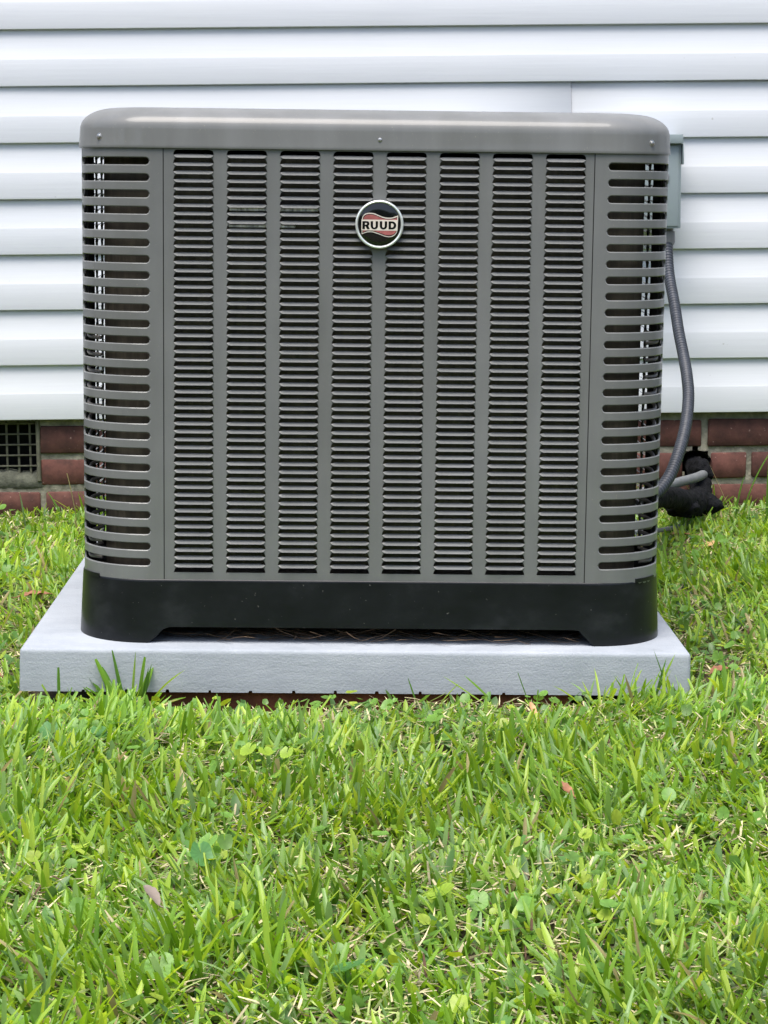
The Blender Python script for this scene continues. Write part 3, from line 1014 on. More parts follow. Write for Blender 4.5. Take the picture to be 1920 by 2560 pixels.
# ------------------------------------------------------------------ debris under the unit
def ribbons(N, gen, mat, name, label=None, cat=None, kind='stuff', parent=None):
    """gen(N) -> pos (N,S,3) centreline, side (N,S,3) half width vectors, fold (N,S,3) mid offset, tint (N,S,3)"""
    pos, side, fold, tint = gen
    N, S = pos.shape[:2]
    V = np.stack([pos - side, pos + fold, pos + side], axis=2)     # N,S,3,3
    verts = V.reshape(-1, 3)
    idx = np.arange(N * S * 3).reshape(N, S, 3)
    a = idx[:, :-1, :-1]; b = idx[:, :-1, 1:]; c = idx[:, 1:, 1:]; d = idx[:, 1:, :-1]
    quads = np.stack([a, b, c, d], axis=-1).reshape(-1, 4)
    tints = np.repeat(tint[:, :, None, :], 3, axis=2).reshape(-1, 3)
    me = np_mesh(name, verts, quads, tints, mat)
    return me
def np_mesh(name, verts, quads, tints, mat):
    me = bpy.data.meshes.new(name)
    nv, nf = len(verts), len(quads)
    k = quads.shape[1]
    me.vertices.add(nv); me.vertices.foreach_set('co', verts.astype(np.float32).ravel())
    me.loops.add(nf * k); me.loops.foreach_set('vertex_index', quads.astype(np.int32).ravel())
    me.polygons.add(nf)
    me.polygons.foreach_set('loop_start', np.arange(0, nf * k, k, dtype=np.int32))
    me.polygons.foreach_set('loop_total', np.full(nf, k, dtype=np.int32))
    at = me.color_attributes.new("tint", 'FLOAT_COLOR', 'POINT')
    cc = np.ones((nv, 4), np.float32); cc[:, :3] = tints
    at.data.foreach_set('color', cc.ravel())
    me.materials.append(mat)
    me.update(calc_edges=True); me.validate()
    me.shade_smooth()
    return me

def blade_gen(px, py, pz, az, lean, curve, length, width, col, tip_cut=0.25, S=6, foldk=0.5, twist=0.0):
    """arrays of N. az: azimuth of lean. lean: angle from vertical at base; curve: extra bend to the tip"""
    N = len(px)
    t = np.linspace(0, 1, S)[None, :]
    ang = lean[:, None] + curve[:, None] * t
    step = length[:, None] / (S - 1)
    dxy = np.sin(ang) * step; dz = np.cos(ang) * step
    r = np.concatenate([np.zeros((N, 1)), np.cumsum(dxy[:, :-1], 1)], 1)
    z = np.concatenate([np.zeros((N, 1)), np.cumsum(dz[:, :-1], 1)], 1)
    ca, sa = np.cos(az)[:, None], np.sin(az)[:, None]
    pos = np.stack([px[:, None] + r * ca, py[:, None] + r * sa, np.maximum(pz[:, None] + z, pz[:, None] - 0.002 + 0.002 * t)], -1)
    blunt = rng.uniform(0, 1, (N, 1)); blunt = np.where(blunt < 0.42, 0.25 + blunt, 1.0)
    prof_w = np.clip(np.minimum(0.70 + 1.2 * t, 1.0) * np.where(t > 0.6, 1 - ((t - 0.6) / 0.40) ** 2 * 0.93 * blunt, 1.0), 0.05, 1)
    w = width[:, None] * 0.5 * prof_w
    tw = (rng.normal(0, 0.35, N) + twist)[:, None] * (0.3 + t)
    # side vector: horizontal perpendicular rotated about the blade direction
    sx = -sa * np.cos(tw); sy = ca * np.cos(tw); sz = np.sin(tw) * np.ones_like(t)
    nx_ = -np.cos(ang) * ca; ny_ = -np.cos(ang) * sa; nz_ = np.sin(ang)
    side_ = np.stack([sx * w + nx_ * np.sin(tw) * w * 0.5, sy * w + ny_ * np.sin(tw) * w * 0.5, sz * w * 0.5], -1)
    fold = -np.stack([nx_, ny_, nz_], -1) * (w * foldk)[..., None]
    tint = np.repeat(col[:, None, :], S, axis=1)
    g = (0.72 + 0.34 * t)[..., None]                       # tint rises from a darker base to a paler tip
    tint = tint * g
    return pos, side_, fold, tint

PADX0, PADX1, PADY0, PADY1 = 0.0239 + xa - 0.003, 0.0239 + xb + 0.003, 2.97892 + PFY - 0.001, 2.97892 + PFY + PD
def outside_pad(x, y, mrg=0.0):
    return ~((x > PADX0 - mrg) & (x < PADX1 + mrg) & (y > PADY0 - mrg) & (y < PADY1 + mrg))
def vnoise(x, y, s, seed=0):
    """cheap smooth 2-D value noise in [0,1]"""
    xs_ = x * s + seed * 17.3; ys_ = y * s - seed * 9.1
    xi = np.floor(xs_).astype(np.int64); yi = np.floor(ys_).astype(np.int64)
    fx = xs_ - xi; fy = ys_ - yi
    fx = fx * fx * (3 - 2 * fx); fy = fy * fy * (3 - 2 * fy)
    def h(a, b):
        v = np.sin(a * 127.1 + b * 311.7 + seed * 74.7) * 43758.5453
        return v - np.floor(v)
    return (h(xi, yi) * (1 - fx) + h(xi + 1, yi) * fx) * (1 - fy) + (h(xi, yi + 1) * (1 - fx) + h(xi + 1, yi + 1) * fx) * fy
def bare(x, y):
    """0 lush, 1 bare: worn strips beside the pad"""
    b = np.zeros_like(x)
    for (cx, cyy, rx, ry, k) in ((-0.55, 3.14, 0.10, 0.20, 0.9), (-0.62, 3.55, 0.16, 0.45, 0.7), (-0.70, 4.2, 0.12, 0.2, 0.4), (0.70, 3.9, 0.15, 0.2, 0.35), (0.53, 3.2, 0.07, 0.24, 0.75), (0.51, 3.02, 0.05, 0.10, 0.85), (0.60, 3.55, 0.10, 0.2, 0.5), (-0.2, 2.90, 0.24, 0.03, 0.7), (0.12, 2.915, 0.3, 0.018, 0.6), (-0.34, 2.87, 0.14, 0.03, 0.5), (0.62, 4.12, 0.14, 0.12, 0.6), (0.63, 3.35, 0.1, 0.08, 0.5)):
        b = np.maximum(b, k * np.exp(-((x - cx) / rx) ** 2 - ((y - cyy) / ry) ** 2))
    return np.minimum(b * 1.12, 0.95)
def scatter(n, xr, yr):
    x = rng.uniform(*xr, n); y = rng.uniform(*yr, n)
    return x, y
def in_view(x, y, m_=0.12):
    return np.abs(x - 0.0147 * y) < 0.1775 * y + m_

def green(n, x, y):
    base_c = np.array([0.205, 0.370, 0.042])
    yel = np.array([0.410, 0.540, 0.078]); drk = np.array([0.090, 0.205, 0.022]); blu = np.array([0.260, 0.400, 0.170])
    u = rng.uniform(0, 1, (n, 1)); v = rng.uniform(0, 1, (n, 1)); k = rng.uniform(0, 1, (n, 1))
    c = base_c + (yel - base_c) * (u ** 1.3) * (k < 0.42) + (drk - base_c) * (v ** 1.3) * ((k >= 0.42) & (k < 0.75)) + (blu - base_c) * v * (k >= 0.75)
    pn = vnoise(x, y, 3.0, 3)[:, None]
    c = c * (0.82 + 0.36 * pn) * 1.06
    dead = rng.uniform(0, 1, n) < 0.015 + 0.05 * vnoise(x, y, 5, 31) ** 3 + 0.12 * bare(x, y)
    c[dead] = np.array([0.42, 0.36, 0.17]) * rng.uniform(0.6, 1.1, (dead.sum(), 1))
    return c

def make_turf(n_shoots, xr, yr, S, dens_keep=None, name="grass_blades"):
    x, y = scatter(n_shoots, xr, yr)
    keep = outside_pad(x, y, 0.0) & (y < 4.600)
    keep &= rng.uniform(0, 1, n_shoots) > bare(x, y) * 1.0
    keep &= ~((y > 2.850) & (y < 2.94) & (x > -0.265) & (x < 0.24) & (rng.uniform(0, 1, n_shoots) < 0.82))
    keep &= rng.uniform(0, 1, n_shoots) < 0.55 + 0.6 * vnoise(x, y, 9, 1)
    if dens_keep is not None: keep &= dens_keep(x, y)
    x, y = x[keep], y[keep]
    nb = 4
    X = np.repeat(x, nb); Y = np.repeat(y, nb); n = len(X)
    shoot_az = np.repeat(rng.uniform(0, 2 * np.pi, len(x)), nb)
    tilt = np.repeat(np.abs(rng.normal(0, 0.28, len(x))), nb)
    side_sgn = np.tile(np.array([1, -1, 1, -1]), len(x))
    az = shoot_az + np.where(side_sgn > 0, 0, np.pi) + rng.normal(0, 0.45, n)
    comb = (vnoise(X, Y, 2.2, 21) * 2 + vnoise(X, Y, 7, 22)) * 4.2
    az = np.where(rng.uniform(0, 1, n) < 0.45, comb + rng.normal(0, 0.6, n), az)
    lean = np.abs(rng.normal(0.38, 0.32, n)) + tilt * 0.8
    flat = rng.uniform(0, 1, n) < 0.28
    lean = np.where(flat, rng.uniform(0.9, 1.45, n), lean)
    curve = np.abs(rng.normal(0.25, 0.35, n))
    length = rng.uniform(0.018, 0.067, n) * (0.62 + 0.76 * vnoise(X, Y, 6, 2))
    length *= 1 - 0.35 * np.clip((Y - 4.2) / 0.2, 0, 1)
    length *= 1 + 1.3 * np.clip((Y - 4.38) / 0.15, 0, 1) * (vnoise(X, Y, 14, 5) > 0.72)
    short = 1 - 0.45 * bare(X, Y)
    front = (Y > 2.68) & (Y < 2.94) & (X > -0.27) & (X < 0.30)
    length *= np.where(front, np.minimum(short, 0.20 + 0.80 * np.clip((2.90 - Y) / 0.22, 0, 1)), short)
    width = rng.uniform(0.0038, 0.0078, n)
    thin = rng.uniform(0, 1, n) < 0.22
    width = np.where(thin, width * 0.45, width)
    jx = rng.normal(0, 0.004, n); jy = rng.normal(0, 0.004, n)
    Z = ground_z(X, Y) - 0.002
    col = green(n, X, Y)
    PX, PY = X + jx, Y + jy
    # blades rooted against the pad lean away from it
    nearp = ~outside_pad(PX, PY, 0.03)
    dirx = np.where(PX < PADX0 + 0.01, -1.0, np.where(PX > PADX1 - 0.01, 1.0, 0.0)); diry = np.where(PY < PADY0 + 0.01, -1.0, np.where(PY > PADY1 - 0.01, 1.0, 0.0))
    awaz = np.arctan2(diry, dirx) + rng.normal(0, 0.7, n)
    az = np.where(nearp, awaz, az)
    nearw = PY > 4.575
    az = np.where(nearw, -np.pi / 2 + rng.normal(0, 0.8, n), az)
    PY = np.minimum(PY, 4.604)
    ok = outside_pad(PX, PY, 0.0)
    sel = lambda a: a[ok]
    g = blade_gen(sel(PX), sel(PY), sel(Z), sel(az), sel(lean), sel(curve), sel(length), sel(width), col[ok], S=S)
    return ribbons(0, g, GRASS, name)

def join_np(objs, name):
    pass
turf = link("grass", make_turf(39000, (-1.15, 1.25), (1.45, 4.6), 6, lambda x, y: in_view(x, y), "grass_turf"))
tag(turf, "short green lawn grass all round the pad", "grass", kind='stuff')
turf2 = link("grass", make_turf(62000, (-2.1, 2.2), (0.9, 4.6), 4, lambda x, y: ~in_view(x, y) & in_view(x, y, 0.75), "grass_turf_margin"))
tag(turf2, "green lawn grass at the outer margins of the yard", "grass", kind='stuff')

# dry thatch and clippings lying between the blades
def make_thatch(n, xr, yr, cond, S=3):
    x, y = scatter(n, xr, yr)
    keep = outside_pad(x, y, 0.0) & (y < 4.6) & cond(x, y) & ~((y > 2.87) & (y < 2.95) & (np.abs(x) < 0.27) & (rng.uniform(0, 1, n) < 0.5))
    x, y = x[keep], y[keep]; n = len(x)
    az = rng.uniform(0, 2 * np.pi, n); lean = rng.uniform(1.1, 1.62, n); curve = rng.normal(0, 0.35, n)
    length = rng.uniform(0.006, 0.032, n); width = rng.uniform(0.0010, 0.0036, n)
    z = ground_z(x, y) + rng.uniform(0.0, 0.022, n) * (1 - bare(x, y))
    c = np.array([[0.56, 0.50, 0.30]]) * rng.uniform(0.4, 1.35, (n, 1))
    c = np.where((rng.uniform(0, 1, n) < 0.3)[:, None], np.array([[0.34, 0.42, 0.14]]) * rng.uniform(0.5, 1.3, (n, 1)), c)
    c = np.where((rng.uniform(0, 1, n) < 0.12)[:, None], np.array([[0.10, 0.055, 0.03]]), c)
    return ribbons(0, blade_gen(x, y, z, az, lean, curve, length, width, np.clip(c, 0, 0.8), S=S), STRAW, "thatch")
th = link("thatch", make_thatch(92000, (-1.15, 1.25), (1.45, 4.6), lambda x, y: in_view(x, y)))
tag(th, "dry straw coloured thatch and clippings between the grass blades", "thatch", kind='stuff')

# small round lawn weeds
def disc_leaf(n_, x, y, z, r, az, tl, col, seg=11, fold=0.25):
    """round notched leaves; returns verts, tris(4 repeated as quads), tints"""
    ang = np.linspace(0.12, 2 * np.pi - 0.12, seg)[None, :]
    rr = r[:, None] * (1 + 0.05 * np.sin(ang * 5 + x[:, None] * 90) + 0.10 * np.cos(ang * 2)) * np.where(np.abs(ang - np.pi) > 2.9, 0.75, 1.0)
    lx = rr * np.cos(ang); ly = rr * np.sin(ang)
    lz = np.abs(ly) * fold + 0.15 * lx * lx / r[:, None]
    cx0 = np.zeros((len(x), 1))
    lx = np.concatenate([cx0, lx], 1); ly = np.concatenate([cx0, ly], 1); lz = np.concatenate([cx0, lz], 1)
    ct, st = np.cos(tl)[:, None], np.sin(tl)[:, None]
    X1 = lx * ct + lz * st; Z1 = -lx * st + lz * ct
    ca, sa = np.cos(az)[:, None], np.sin(az)[:, None]
    Xw = x[:, None] + X1 * ca - ly * sa; Yw = y[:, None] + X1 * sa + ly * ca; Zw = z[:, None] + Z1
    V = np.stack([Xw, Yw, Zw], -1)
    k = seg + 1
    base_i = (np.arange(len(x)) * k)[:, None]
    j = np.arange(1, seg)[None, :]
    tris = np.stack([np.broadcast_to(base_i, (len(x), seg - 1)), base_i + j, base_i + j + 1], -1).reshape(-1, 3)
    vein = np.concatenate([np.full((1, 1), 0.80), (1.0 + 0.13 * np.cos(np.arange(seg) * np.pi))[None, :]], 1)
    tint = col[:, None, :] * vein[..., None]
    return V.reshape(-1, 3), tris, tint.reshape(-1, 3)
def make_weeds(n, xr, yr, cond):
    x, y = scatter(n, xr, yr)
    cl = vnoise(x, y, 5, 8) ** 1.5 + 0.5 * np.exp(-((x + 0.35) / 0.3) ** 2 - ((y - 2.6) / 0.4) ** 2)
    keep = outside_pad(x, y, 0.012) & (y < 4.57) & cond(x, y) & (rng.uniform(0, 1, n) < cl)
    x, y = x[keep], y[keep]; n = len(x)
    r = rng.uniform(0.0030, 0.0098, n)
    z = ground_z(x, y) + rng.uniform(0.006, 0.036, n)
    tl = rng.normal(0.1, 0.7, n)
    c = np.array([[0.15, 0.30, 0.055]]) * rng.uniform(0.7, 1.35, (n, 1))
    c = np.where((rng.uniform(0, 1, n) < 0.15)[:, None], np.array([[0.34, 0.46, 0.055]]) * rng.uniform(0.8, 1.1, (n, 1)), c)
    V, T3, tt = disc_leaf(n, x, y, z, r, rng.uniform(0, 6.28, n), tl, c)
    return np_mesh("round_weeds", V, T3, tt, LEAF)
th2 = link("thatch", make_thatch(60000, (-2.1, 2.2), (0.9, 4.6), lambda x, y: ~in_view(x, y) & in_view(x, y, 0.75), S=2))
tag(th2, "dry straw coloured clippings at the outer margins of the yard", "thatch", kind='stuff')
wd = link("lawn_weeds", make_weeds(18000, (-1.15, 1.25), (1.45, 4.6), lambda x, y: in_view(x, y)))
tag(wd, "small round leaved weeds growing through the lawn", "weeds", kind='stuff')

# clump leaves: short broad pointed leaves low in the sward
def make_broad(n):
    x, y = scatter(n, (-1.15, 1.25), (1.45, 4.6))
    keep = outside_pad(x, y, 0.015) & (y < 4.57) & in_view(x, y) & (rng.uniform(0, 1, n) < 0.3 + vnoise(x, y, 4, 11))
    x, y = x[keep], y[keep]; n = len(x)
    c = np.array([[0.11, 0.235, 0.06]]) * rng.uniform(0.65, 1.3, (n, 1))
    g = blade_gen(x, y, ground_z(x, y) + rng.uniform(0, 0.012, n), rng.uniform(0, 6.28, n), rng.uniform(0.5, 1.3, n), rng.uniform(0, 0.7, n), rng.uniform(0.014, 0.034, n), rng.uniform(0.006, 0.0125, n), c, S=6, foldk=0.2)
    return ribbons(0, g, GRASS, "broad_leaves")
bl = link("low_broad_leaves", make_broad(9000))
tag(bl, "low broad pointed leaves mixed into the lawn", "weeds", kind='stuff')

# straw litter blown under the unit
n = 420
x = rng.uniform(-0.28, 0.29, n); y = rng.uniform(0.000, 0.10, n)
c = np.array([[0.22, 0.15, 0.09]]) * rng.uniform(0.3, 1.3, (n, 1))
g = blade_gen(x, y, 0.001 + rng.uniform(0, 0.008, n), np.where(rng.uniform(0, 1, n) < .5, 0, np.pi) + rng.normal(0, 0.4, n), rng.uniform(1.2, 1.65, n), rng.normal(0, 0.3, n), rng.uniform(0.015, 0.06, n), rng.uniform(0.0008, 0.0022, n), c, S=4)
db = link("litter", ribbons(0, g, STRAW, "litter")); place_unit(db)
tag(db, "brown straw litter in the dark gap below the air conditioner base", "litter", kind='stuff')

# ------------------------------------------------------------------ individual plants and leaves
def tuft(loc, specs, label, group=None, name="grass_tuft", mat=GRASS, wide=1.0):
    """specs: list of (dx, az, lean, curve, length, width, colour)"""
    a = lambda i: np.array([s[i] for s in specs], float)
    n = len(specs)
    dx = a(0)
    c = np.array([s[6] for s in specs])
    g = blade_gen(dx, rng.uniform(-0.004, 0.004, n), np.zeros(n) - 0.004, a(1), a(2), a(3), a(4), a(5) * wide, c, S=9)
    o = link(name, ribbons(0, g, mat, name), loc=loc)
    return tag(o, label, "grass tuft", group)
G1, G2, G3 = (0.16, 0.32, 0.035), (0.11, 0.25, 0.035), (0.26, 0.42, 0.06)
DRYG = (0.42, 0.38, 0.17)
tuft((-0.305, 2.905, -0.006), [(-0.016, 2.3, 0.35, 0.25, 0.070, 0.0085, G2), (-0.020, 2.5, 0.62, 0.30, 0.072, 0.0075, G2), (0.012, 0.9, 0.30, 0.45, 0.070, 0.0080, G1), (0.018, 0.6, 0.12, 0.15, 0.066, 0.0080, G2), (-0.002, 4.6, 0.4, 0.6, 0.055, 0.0070, G3), (0.026, 5.4, 0.5, 0.5, 0.05, 0.0070, G1), (-0.022, 2.9, 0.9, 0.5, 0.055, 0.0080, G3), (0.024, 0.3, 0.95, 0.6, 0.060, 0.0070, G1), (-0.03, 3.4, 0.5, 0.3, 0.052, 0.0070, G1), (0.008, 4.4, 0.5, 0.5, 0.05, 0.0080, G3), (-0.010, 2.6, 0.45, 0.1, 0.085, 0.0075, G1), (-0.004, 2.4, 0.25, 0.05, 0.090, 0.0070, G2), (0.004, 0.4, 0.05, 0.10, 0.088, 0.0070, G3), (0.010, 0.2, 0.15, 0.05, 0.080, 0.0078, G1),
      (0.015, 0.5, 0.25, 0.05, 0.072, 0.0065, G2), (0.02, 0.1, 0.45, 0.7, 0.085, 0.006, G3), (-0.012, 3.0, 0.7, 0.4, 0.060, 0.006, G2), (0.0, 3.9, 0.2, 0.5, 0.05, 0.007, G3), (-0.02, 2.8, 0.2, 0.2, 0.05, 0.006, G1), (0.03, -0.3, 0.7, 0.8, 0.05, 0.004, DRYG)],
     "tall grass tuft standing against the left part of the pad's front", wide=1.45)
tuft((-0.398, 2.905, -0.006), [(0, 1.2, 0.02, 0.0, 0.068, 0.0055, G2), (-0.003, 3.0, 0.35, 0.2, 0.048, 0.0055, G3), (0.004, 0.3, 0.3, 0.1, 0.042, 0.005, G1), (0.006, 3.9, 0.2, 0.3, 0.03, 0.005, G3)],
     "single upright grass blade in front of the pad's left corner")
tuft((0.396, 2.885, -0.004), [(0.0, 0.3, 0.45, 0.05, 0.085, 0.0062, G3), (0.004, 0.2, 0.28, 0.0, 0.075, 0.006, G2), (0.036, 2.9, 0.30, 0.10, 0.088, 0.0068, G2), (0.034, 2.9, 0.4, 0.0, 0.055, 0.006, G1), (0.060, 0.3, 0.20, 0.05, 0.090, 0.0045, G1), (0.044, 3.5, 0.6, 0.5, 0.05, 0.006, G3), (0.01, 4.0, 0.3, 0.3, 0.045, 0.007, G1)],
     "long crossing grass blades before the pad's right front corner")
tuft((0.190, 2.893, -0.004), [(0.0, 2.9, 0.95, 0.10, 0.085, 0.0050, G3), (0.008, 2.8, 0.75, 0.2, 0.07, 0.0050, G1), (0.050, 3.0, 0.35, 0.0, 0.055, 0.004, G2), (0.055, 0.3, 0.1, 0.0, 0.03, 0.004, G1)],
     "flat leaning grass blades crossing the middle right of the pad's front")
tuft((0.088, 2.893, -0.004), [(0.0, 2.7, 0.35, 0.0, 0.050, 0.0045, G2), (0.02, 0.2, 0.6, 0.3, 0.05, 0.005, G3), (-0.02, 3.0, 0.5, 0.2, 0.03, 0.004, G1)],
     "short thin blades by the middle of the pad's front edge")
# stalks by the brick foundation
stk = "thin stalks rising before the brick foundation"
tuft((0.792, 4.42, 0), [(0.0, 0.15, 0.16, 0.55, 0.185, 0.0075, G2), (-0.012, 0.2, 0.05, 0.3, 0.11, 0.0075, G2)], "dark bent grass stalk before the bricks right of the pipe opening", stk, "grass_stalk")
tuft((0.842, 4.40, 0), [(0.0, 1.0, 0.02, 0.10, 0.150, 0.0085, G2)], "straight dark grass blade before the lower bricks", stk, "grass_stalk")
tuft((0.868, 4.38, 0), [(0.0, 0.3, 0.15, 0.3, 0.13, 0.0035, G3), (0.01, 0.1, 0.2, 0.1, 0.20, 0.004, G1)], "thin green stalk at the right edge before the bricks", stk, "grass_stalk")
tuft((0.566, 4.45, 0), [(0.0, 0.3, 0.08, 0.02, 0.215, 0.0042, G1), (0.004, 0.1, 0.05, 0.5, 0.17, 0.0022, DRYG)], "tall pale stalk between the air conditioner and the conduit", stk, "grass_stalk")
tuft((-0.665, 4.45, 0), [(0.0, 2.9, 0.10, 0.1, 0.088, 0.008, (0.22, 0.34, 0.16)), (0.015, 3.4, 0.3, 0.4, 0.06, 0.006, G2)], "pale broad grass blade below the foundation vent", stk, "grass_stalk")
tuft((-0.560, 4.45, 0), [(0.0, 2.9, 0.10, 0.15, 0.125, 0.0042, DRYG), (-0.02, 2.7, 0.35, 0.4, 0.10, 0.0075, G2), (0.01, 0.3, 0.5, 0.2, 0.09, 0.006, G1)], "dry pale stalk with green blades left of the air conditioner before bricks", stk, "grass_stalk")
tuft((0.776, 4.33, 0), [(0.0, 2.7, 0.42, 0.05, 0.16, 0.0028, DRYG), (0.0, 3.1, 0.95, 0.3, 0.11, 0.0022, DRYG)], "thin dry runner draped over the pipe opening", stk, "dry_runner")

def single_leaf(loc, length, width, az, lean, curve, mat, label, group=None, name="fallen_leaf", col=(0.3, 0.15, 0.07), cat="leaf"):
    """lens-shaped leaf with a midrib fold and curled margin, stem included"""
    n = 13; V, Fc = [], []
    xx = 0.0; zz = 0.0
    for i in range(n):
        t = i / (n - 1)
        w = width * 0.5 * (math.sin(math.pi * min(max(t * 0.94 + 0.03, 0), 1)) ** 0.75)
        a = lean + curve * t
        if i: xx += math.sin(a) * length / (n - 1); zz += math.cos(a) * length / (n - 1)
        wob = 0.12 * w * math.sin(i * 1.9)
        V += [(xx, -w, zz + w * 0.35 + wob), (xx, -w * 0.5, zz + w * 0.1), (xx, 0, zz), (xx, w * 0.5, zz + w * 0.1), (xx, w, zz + w * 0.35 - wob)]
    for i in range(n - 1):
        for k in range(4): Fc.append((i * 5 + k, (i + 1) * 5 + k, (i + 1) * 5 + k + 1, i * 5 + k + 1))
    sv, sf = tube([Vector((-0.012, 0, 0.001)), Vector((-0.004, 0, 0.0)), Vector((0.001, 0, 0.0005))], 0.0008, 5)
    V2, F2 = join_parts([(V, Fc), (sv, sf)])
    me = bpy.data.meshes.new(name); me.from_pydata([tuple(v) for v in V2], [], F2)
    at = me.color_attributes.new("tint", 'FLOAT_COLOR', 'POINT')
    for i in range(len(V2)):
        k = 0.85 + 0.3 * ((i * 7919) % 13) / 13 if mat in (DRYLEAF, TANLEAF) else 1.0 - (0.12 if i % 5 == 2 else 0)
        at.data[i].color = (col[0] * k, col[1] * k, col[2] * k, 1)
    me.materials.append(mat); me.shade_smooth()
    o = link(name, me, loc=loc); o.rotation_euler = (0, 0, az)
    return tag(o, label, cat, group)
LG = "fallen dry leaves in the lawn"
single_leaf((0.655, 4.18, 0.022), 0.058, 0.020, 3.0, 1.50, 0.25, DRYLEAF, "reddish brown curled leaf under the grey tube by the conduit", LG)
single_leaf((0.655, 4.02, 0.024), 0.045, 0.024, 0.7, 1.35, 0.25, TANLEAF, "pale tan leaf below the grey tube beside the unit", LG)
single_leaf((0.229, 2.705, 0.030), 0.024, 0.008, 1.9, 0.7, 0.3, TANLEAF, "small orange leaf in the grass just before the pad", LG)
single_leaf((0.243, 2.375, 0.020), 0.030, 0.013, 2.2, 1.0, 0.3, DRYLEAF, "rusty brown leaf in the middle of the right lawn", LG)
single_leaf((-0.560, 3.62, 0.020), 0.060, 0.030, 0.3, 1.45, 0.2, DRYLEAF, "dark brown curled leaf left of the pad", LG)
single_leaf((-0.50, 3.05, 0.014), 0.055, 0.024, 2.4, 1.5, 0.2, DRYLEAF, "brown leaf beside the pad's left front corner", LG)
single_leaf((0.503, 3.02, 0.012), 0.045, 0.022, 0.8, 1.45, 0.2, DRYLEAF, "brown leaf beside the pad's right front corner", LG)
single_leaf((-0.185, 1.99, 0.030), 0.030, 0.012, 2.2, 0.8, 0.6, simple("wilted_leaf", (0.20, 0.16, 0.13), 0.7, var=0.3), "greyish wilted leaf in the lower left lawn", LG)

# larger round leaves of the broadleaf weeds nearest the camera
def heart_weed(loc, leaves, label):
    root = tag(empty("broadleaf_weed", loc), label, "weed", "broadleaf weeds in the front lawn")
    for (dx, dy, dz, r, az, tl, c) in leaves:
        V, T3, tt = disc_leaf(1, np.array([0.0]), np.array([0.0]), np.array([0.0]), np.array([r * 0.88]), np.array([az]), np.array([tl]), np.array([c]), seg=25, fold=0.22)
        me = np_mesh("leaf", V, T3, tt, LEAF)
        lo = link("leaf", me, root, (dx, dy, dz))
        st = tube(catmull([Vector((dx * 0.1, dy * 0.1, -0.004)), Vector((dx * 0.5, dy * 0.5, dz * 0.6)), Vector((dx, dy, dz - 0.0008))], 4), 0.0008, 5)
        me2 = bpy.data.meshes.new("stem"); me2.from_pydata([tuple(v) for v in st[0]], [], st[1]); me2.materials.append(LEAF)
        at = me2.color_attributes.new("tint", 'FLOAT_COLOR', 'POINT')
        for i in range(len(st[0])): at.data[i].color = (0.14, 0.26, 0.06, 1)
        link("stem", me2, root)
B1, B2, B3 = (0.10, 0.26, 0.075), (0.19, 0.37, 0.07), (0.30, 0.45, 0.05)
heart_weed((-0.010, 1.81, 0), [(0.0, 0.0, 0.030, 0.021, 2.6, 0.35, B1)], "large round leaf low in the front lawn near the camera")
heart_weed((-0.155, 2.13, 0), [(0.0, 0.0, 0.036, 0.0145, 2.0, -0.9, B1), (0.006, 0.02, 0.042, 0.012, 1.0, -0.5, B2)], "pair of rounded leaves standing in the left lawn")
heart_weed((-0.170, 1.815, 0), [(0.0, 0.0, 0.034, 0.016, 1.6, -0.6, B2), (0.022, 0.012, 0.028, 0.013, 0.3, 0.3, B2)], "pale rounded leaves at the front left of the lawn")
heart_weed((0.205, 1.80, 0), [(0.0, 0.0, 0.030, 0.016, 0.6, 0.5, B1), (-0.028, 0.006, 0.030, 0.013, 2.6, 0.4, B2), (0.02, 0.03, 0.03, 0.012, 1.2, 0.2, B1)], "three rounded leaves at the front right of the lawn")
heart_weed((-0.375, 2.66, 0), [(0.0, 0.0, 0.030, 0.018, 1.6, -0.5, B1), (0.032, 0.004, 0.034, 0.016, 1.4, -0.6, B2), (0.058, -0.002, 0.028, 0.014, 1.7, -0.4, B1)], "row of rounded leaves in the far left lawn before the pad")
heart_weed((0.10, 2.66, 0), [(0.0, 0.0, 0.040, 0.013, 1.0, -0.2, B2), (-0.014, 0.006, 0.036, 0.010, 2.0, 0.1, B2)], "bright rounded leaves just before the middle of the pad")
heart_weed((-0.125, 2.52, 0), [(0.0, 0.0, 0.040, 0.012, 1.0, -0.5, B3), (0.020, 0.006, 0.036, 0.011, 2.0, -0.3, B3), (0.045, 0.0, 0.036, 0.010, 1.2, -0.6, B3)], "leaf cluster coloured yellow green to suggest a small sunlit patch of lawn")  # yellow leaf colour stands in for a small patch of sunlight
heart_weed((0.08, 1.99, 0), [(0.0, 0.0, 0.038, 0.015, 3.4, 0.4, B3), (0.034, -0.012, 0.034, 0.012, 1.5, -0.7, B2)], "bright pointed leaves in the lower middle lawn")
# clovers at the wall
heart_weed((0.772, 4.36, 0), [(0.0, 0.0, 0.045, 0.014, 1.0, 0.1, B2), (0.045, 0.01, 0.045, 0.011, 2.0, 0.1, B2), (0.062, 0.0, 0.046, 0.009, 2.0, 0.1, B2), (0.08, -0.02, 0.030, 0.010, 2.0, 0.3, B2), (0.0, -0.03, 0.022, 0.012, 2.0, 0.1, B1), (0.03, -0.02, 0.03, 0.010, 2.0, 0.1, B1)], "pale round leaves at the foot of the bricks beside the pipes")

FOLIAGE = simple("distant_foliage", (0.045, 0.075, 0.028), 0.9, var=0.6, scale=1.3, bmp=1.0, bscale=3, dist=0.3)
tv, tf = tree_row()
tag(mesh_obj("added_treeline", tv, tf, FOLIAGE, angle=None), "unseen belt of trees added to give the cabinet gloss something dark to mirror", "trees", kind='stuff')
